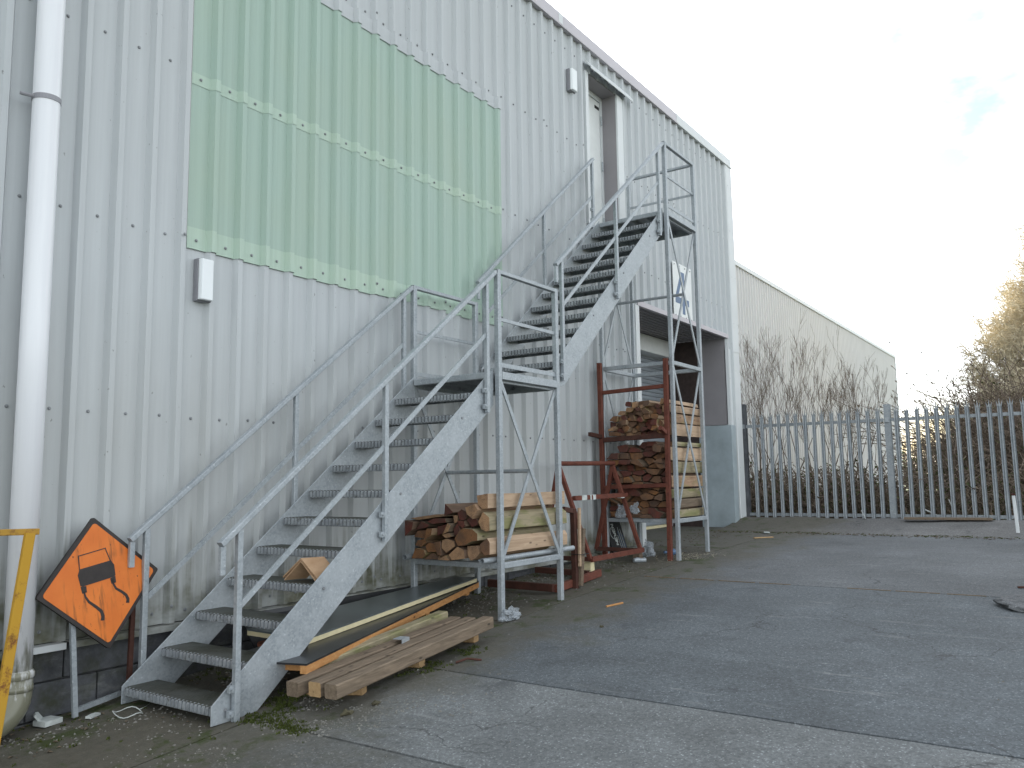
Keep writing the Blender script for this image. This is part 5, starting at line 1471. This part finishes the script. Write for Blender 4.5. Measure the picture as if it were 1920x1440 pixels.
def wallfoot():
    x = rng.uniform(0.6, 9.5); y = -abs(rng.gauss(0, 0.55)) - 0.0
    if noise.noise(Vector((x * 1.6, y * 2.2, 4))) < -0.12: return None
    return x, y, G(x), rng.uniform(0.004, 0.016)
scatter(4200, wallfoot, chip, 'grit', 'grit')
def front():
    x = rng.gauss(2.3, 0.5); y = rng.gauss(-1.5, 0.35)
    if noise.noise(Vector((x * 3, y * 3, 14))) < 0.0: return None
    return x, y, G(x), rng.uniform(0.003, 0.013)
scatter(2200, front, chip, 'grit', 'grit')
def leafp():
    x = rng.uniform(0.8, 12.3); y = -abs(rng.gauss(0, 0.5)); return x, y, G(x), rng.uniform(0.008, 0.022)
scatter(700, leafp, leafq, 'dead_leaves', 'dead_leaf')
def straw(m, x, y, z, s):
    a = rng.uniform(0, 6.28); L = s * 3; c, s_ = math.cos(a), math.sin(a)
    m.add([(x - s_ * .002, y + c * .002, z + .002), (x + s_ * .002, y - c * .002, z + .002), (x + c * L, y + s_ * L, z + rng.uniform(.002, .025))], [(0, 1, 2)])
scatter(420, lambda: (rng.gauss(9.1, .45), rng.gauss(-1.15, .16), G(9.1), rng.uniform(.015, .05)), straw, 'straw', 'gold_leaf')
scatter(160, lambda: (rng.gauss(8.2, .5), rng.gauss(-.95, .2), G(8.2), rng.uniform(.012, .04)), straw, 'straw', 'dead_leaf')
def kerbp():
    y = rng.uniform(-8, -0.1); x = 12.38 + rng.gauss(0, 0.13); return x, y, (0.325 if x > 12.36 else G(x)), rng.uniform(0.008, 0.03)
scatter(600, kerbp, leafq, 'dead_leaves', 'dead_leaf')
def mossp():
    r_ = rng.random()
    if r_ < 0.35: x, y = rng.gauss(2.55, 0.25), rng.gauss(-1.18, 0.10)
    elif r_ < 0.48: x = rng.gauss(2.12, 0.05); y = rng.uniform(-1.95, -1.2)
    elif r_ < 0.60: x, y = rng.gauss(3.55, 0.22), rng.gauss(-1.50, 0.06)
    else:
        x = rng.uniform(0.8, 7.5); y = -abs(rng.gauss(0, 0.35))
    if noise.noise(Vector((x * 4, y * 5, 24))) < 0.02: return None
    return x, y, G(x), rng.uniform(0.014, 0.034)
scatter(1700, mossp, tuft, 'moss', 'moss')
def kmoss():
    return 12.46 + rng.gauss(0, .14), rng.choice((-0.4, -1.3, -2.2, -3.4, -4.4, -5.5)) + rng.gauss(0, .45), 0.326, rng.uniform(0.010, 0.03)
scatter(420, kmoss, tuft, 'moss', 'moss')
def pellets():
    x = rng.uniform(1.2, 12); y = rng.uniform(-6, -1.2); return x, y, G(x), rng.uniform(0.003, 0.011)
scatter(420, pellets, chip, 'grit', 'grit')
for (x, y, s, lab) in ((2.42, -1.68, 0.035, 'dark moss clod on the joint nearest the camera'), (2.62, -1.72, 0.028, 'small dark clod right of the moss joint'), (4.85, -2.05, 0.02, 'lone black lump out on the yard slab')):
    o = crumple((x, y, G(x) + s * .3), (s * 1.5, s * 1.3, s * .7), x, 2); o.name = 'clod'; o.data.materials.append(MAT['soil']); tag(o, lab, 'clod')
m = MB(); m.tube([(3.52, -1.62, G(3.5) + .01), (3.60, -1.66, G(3.6) + .02), (3.66, -1.74, G(3.6) + .008)], 0.008, 6); tag(m.build('stick', 'rust_dark'), 'short red-brown stick by the moss near the middle bearer', 'stick')
m = MB(); m.tube([(5.55, -1.72, G(5.5) + .01), (5.75, -1.78, G(5.7) + .01)], 0.010, 6); tag(m.build('stick', 'orange_wood'), 'pale stick lying on the yard before the lower tower', 'stick')

# ------------------------------------------------------------------ vegetation
class Twigs:
    def __init__(s): s.v = []; s.f = []
    def seg(s, a, b, ra, rb, n=3):
        d = (b - a)
        if d.length < 1e-5: return
        d.normalize(); u = Vector((0, 0, 1)) if abs(d.z) < .9 else Vector((1, 0, 0)); p = d.cross(u).normalized(); q = d.cross(p); o = len(s.v)
        for (c, r) in ((a, ra), (b, rb)):
            for k in range(n):
                t_ = 2 * PI * k / n; s.v.append(tuple(c + (p * math.cos(t_) + q * math.sin(t_)) * r))
        for k in range(n): s.f.append((o + k, o + (k + 1) % n, o + n + (k + 1) % n, o + n + k))
    def leaf(s, c, size):
        a = Vector((rng.gauss(0, 1), rng.gauss(0, 1), rng.gauss(0, 1))).normalized(); b = a.orthogonal().normalized() * size; c2 = a.cross(b).normalized() * size * .5; o = len(s.v)
        s.v += [tuple(c - b), tuple(c - c2), tuple(c + b), tuple(c + c2)]; s.f.append((o, o + 1, o + 2, o + 3))
    def sliver(s, c, L):
        a = Vector((rng.gauss(0, 1), rng.gauss(0, 1), rng.gauss(0, .55))).normalized(); b = a.orthogonal().normalized(); b = (b * math.cos(1.3) + a.cross(b) * rng.uniform(-1, 1)).normalized() * min(.008, L * 0.05); o = len(s.v)
        s.v += [tuple(c - b), tuple(c + b), tuple(c + a * L)]; s.f.append((o, o + 1, o + 2))
    def build(s, name, mt, parent=None):
        m = MB(); m.v = s.v; m.f = s.f; m.mi = [0] * len(s.f); return m.build(name, mt, parent, fixn=False)
def grow(tw, leaves, p, d, L, r, depth, spread, up, nseg=3, kids=(2, 4), leafn=0, leafs=0.03, rmin=0.004, side=None, wob=1.0):
    a = p.copy(); dd = d.copy(); rr = r
    for i in range(nseg):
        dd = (dd + Vector((rng.gauss(0, .10) * wob, rng.gauss(0, .10) * wob, rng.gauss(0, .07) * wob + up * 0.10))).normalized()
        b = a + dd * (L / nseg); r2 = max(rmin, rr * 0.86)
        tw.seg(a, b, rr, r2, 5 if rr > 0.03 else 3)
        if depth > 0 and (i > 0 or depth > 2):
            for _ in range(rng.randint(*kids) if i == nseg - 1 else rng.randint(0, max(1, kids[1] - 2))):
                nd = (dd + Vector((rng.gauss(0, spread), rng.gauss(0, spread), rng.gauss(0, spread * .7) + up * .25))).normalized()
                if side is not None: nd = (nd + side * 0.25).normalized()
                grow(tw, leaves, b, nd, L * rng.uniform(.5, .78), max(rmin, r2 * .62), depth - 1, spread, up, nseg, kids, leafn, leafs, rmin, side, wob)
        elif depth == 0 and leaves is not None and leafn:
            for _ in range(leafn):
                leaves.sliver(a.lerp(b, rng.random()) + Vector((rng.gauss(0, .05), rng.gauss(0, .05), rng.gauss(0, .05))), leafs * rng.uniform(.6, 1.4))
        a, rr = b, r2
# bare multi-stemmed shrubs in front of the far warehouse
sh_spots = [(17.0, 0.72, 2.5, 'leftmost bare many-stemmed shrub behind the fence, hard by the corner'), (18.6, 0.85, 3.5, 'tall bare shrub second from the left behind the fence'), (17.6, -0.25, 3.45, 'tallest bare shrub in the middle of the group behind the fence'), (18.6, -0.95, 2.9, 'bare spreading shrub right of the tallest behind the fence'), (17.4, -1.15, 2.3, 'low bare shrub at the right end of the group behind the fence')]
for (x, y, h, lab) in sh_spots:
    t = thing('bare_shrub', lab, 'shrub', (x, y, 0.42), 'bare shrubs behind the palisade fence')
    tw = Twigs(); st_ = Twigs()
    for k in range(7):
        d = Vector((rng.gauss(0, .22), rng.gauss(0, .26), 1)).normalized(); p = Vector((x + rng.gauss(0, .12), y + rng.gauss(0, .12), 0.38))
        q = p + d * h * 0.32
        st_.seg(p, q, 0.024, 0.016, 5)
        grow(tw, None, q, d, h * 0.34, 0.012, 4, .30, 0.8, 3, (1, 3), rmin=0.0025, wob=0.45)
    st_.build('stem', 'twig', t); tw.build('twigs', 'twig', t)
# right-hand trees: dense twiggy crowns, sunlit gold and the unlit dark bush put into the colours
def tree(x, y, h, rad, lab, n, mt, lmt, per=110, tl=.34):
    t = thing('twiggy_tree', lab, 'tree', (x, y, 0.4), 'trees beyond the fence at right')
    tw = Twigs(); lv = Twigs(); tr_ = Twigs()
    base = Vector((x, y, 0.35)); lead = base + Vector((rng.gauss(0, .1), rng.gauss(0, .1), h * .8))
    tr_.seg(base, base.lerp(lead, .5), .11, .075, 7); tr_.seg(base.lerp(lead, .5), lead, .075, .03, 6)
    for k in range(n):
        # a point in the dome of the crown, more of them towards its skin, the skin itself uneven
        th = rng.uniform(0, 2 * PI); fz = rng.uniform(.10, 1.0); rr = math.sqrt(max(0.0, 1 - fz ** 2.2)) * rng.random() ** .45
        wob_ = 1 + .28 * noise.noise(Vector((math.cos(th) * 1.7 + x, math.sin(th) * 1.7 + y, fz * 3)))
        c = base + Vector((math.cos(th) * rr * rad * wob_, math.sin(th) * rr * rad * wob_, fz * h * (.92 + .12 * wob_ - .06)))
        root = base.lerp(lead, min(1.0, max(.08, fz * .62 - .05)))
        mid = root.lerp(c, .55) + Vector((rng.gauss(0, .12), rng.gauss(0, .12), -.10 * rr))
        tw.seg(root, mid, .020, .014, 4); tw.seg(mid, c, .014, .008, 3)
        out = (c - root).normalized()
        for q in range(13):
            d = (out * .7 + Vector((rng.gauss(0, .55), rng.gauss(0, .55), rng.gauss(.12, .40)))).normalized(); L = rng.uniform(.30, .75); a = mid.lerp(c, rng.uniform(.3, 1)); b = a + d * L
            tw.seg(a, b, .0075, .004, 3)
            for e in range(per // 13):
                p = a.lerp(b, rng.random()); lv.sliver(p, rng.uniform(.5, 1.2) * tl)
    tr_.build('trunk', 'twig', t); tw.build('crown', mt, t); lv.build('fine_twigs', lmt, t)
tree(24.0, -3.7, 3.2, 1.9, 'low dark leafless bush at the left foot of the golden trees', 130, 'twig', 'twig', 70, .26)
tree(24.6, -4.4, 6.0, 2.4, 'small straw-coloured twiggy tree sloping up from the dark bush', 300, 'twig_gold', 'gold_leaf')
tree(25.2, -5.6, 8.6, 2.9, 'middle straw-coloured twiggy tree between the small and the tall one', 420, 'twig_gold', 'gold_leaf')
tree(26.2, -7.2, 11.0, 3.4, 'tall straw-coloured twiggy tree at the right edge of the view', 480, 'twig_gold', 'gold_leaf')
# bramble thicket behind the fence
tw = Twigs(); lv = Twigs(); lg = Twigs()
def thicket(n, fx, fy, hmin, hmax):
    for _ in range(n):
        x, y = fx(), fy(); z = 0.40; h = rng.uniform(hmin, hmax)
        d = Vector((rng.gauss(0, .35), rng.gauss(0, .35), 1)).normalized(); a = Vector((x, y, z)); nseg = 5
        for i in range(nseg):
            d = (d + Vector((rng.gauss(0, .22), rng.gauss(0, .22), -0.16 * i / 2))).normalized(); b = a + d * h / nseg * 1.15
            tw.seg(a, b, 0.008, 0.006, 3)
            if rng.random() < .8: (lv if rng.random() < .55 else lg).leaf(b + Vector((rng.gauss(0, .02),) * 3), rng.uniform(.022, .045))
            if rng.random() < .5: (lv if rng.random() < .6 else lg).leaf(a + Vector((rng.gauss(0, .03), rng.gauss(0, .03), rng.gauss(0, .03))), rng.uniform(.022, .042))
            a = b
thicket(1500, lambda: rng.uniform(14.9, 17.5), lambda: rng.uniform(-2.6, 1.2), .35, 1.15)
thicket(1700, lambda: rng.uniform(15.0, 19.5), lambda: rng.uniform(-8.5, -2.6), .4, 1.35)
thicket(4200, lambda: rng.uniform(18.0, 23.5), lambda: rng.uniform(-9.0, -2.9), 1.2, 3.4)
tag(tw.build('bramble_stems', 'bramble'), kind='stuff'); tag(lv.build('dead_foliage', 'dead_leaf'), kind='stuff'); tag(lg.build('ivy_foliage', 'leaf'), kind='stuff')
# distant hedge beyond the end of the far warehouse
hd = Twigs(); hl = Twigs()
for _ in range(900):
    x, y = rng.uniform(70, 84), rng.uniform(-12, 12); z = .4
    a = Vector((x, y, z)); d = Vector((rng.gauss(0, .2), rng.gauss(0, .2), 1)).normalized(); b = a + d * rng.uniform(1.2, 4.2); hd.seg(a, b, .05, .03, 3)
    for _ in range(9): hl.leaf(a.lerp(b, rng.random()) + Vector((rng.gauss(0, .4), rng.gauss(0, .4), rng.gauss(0, .3))), rng.uniform(.08, .2))
tag(hd.build('far_hedge_stems', 'twig'), kind='stuff'); tag(hl.build('far_hedge_foliage', 'leaf'), kind='stuff')
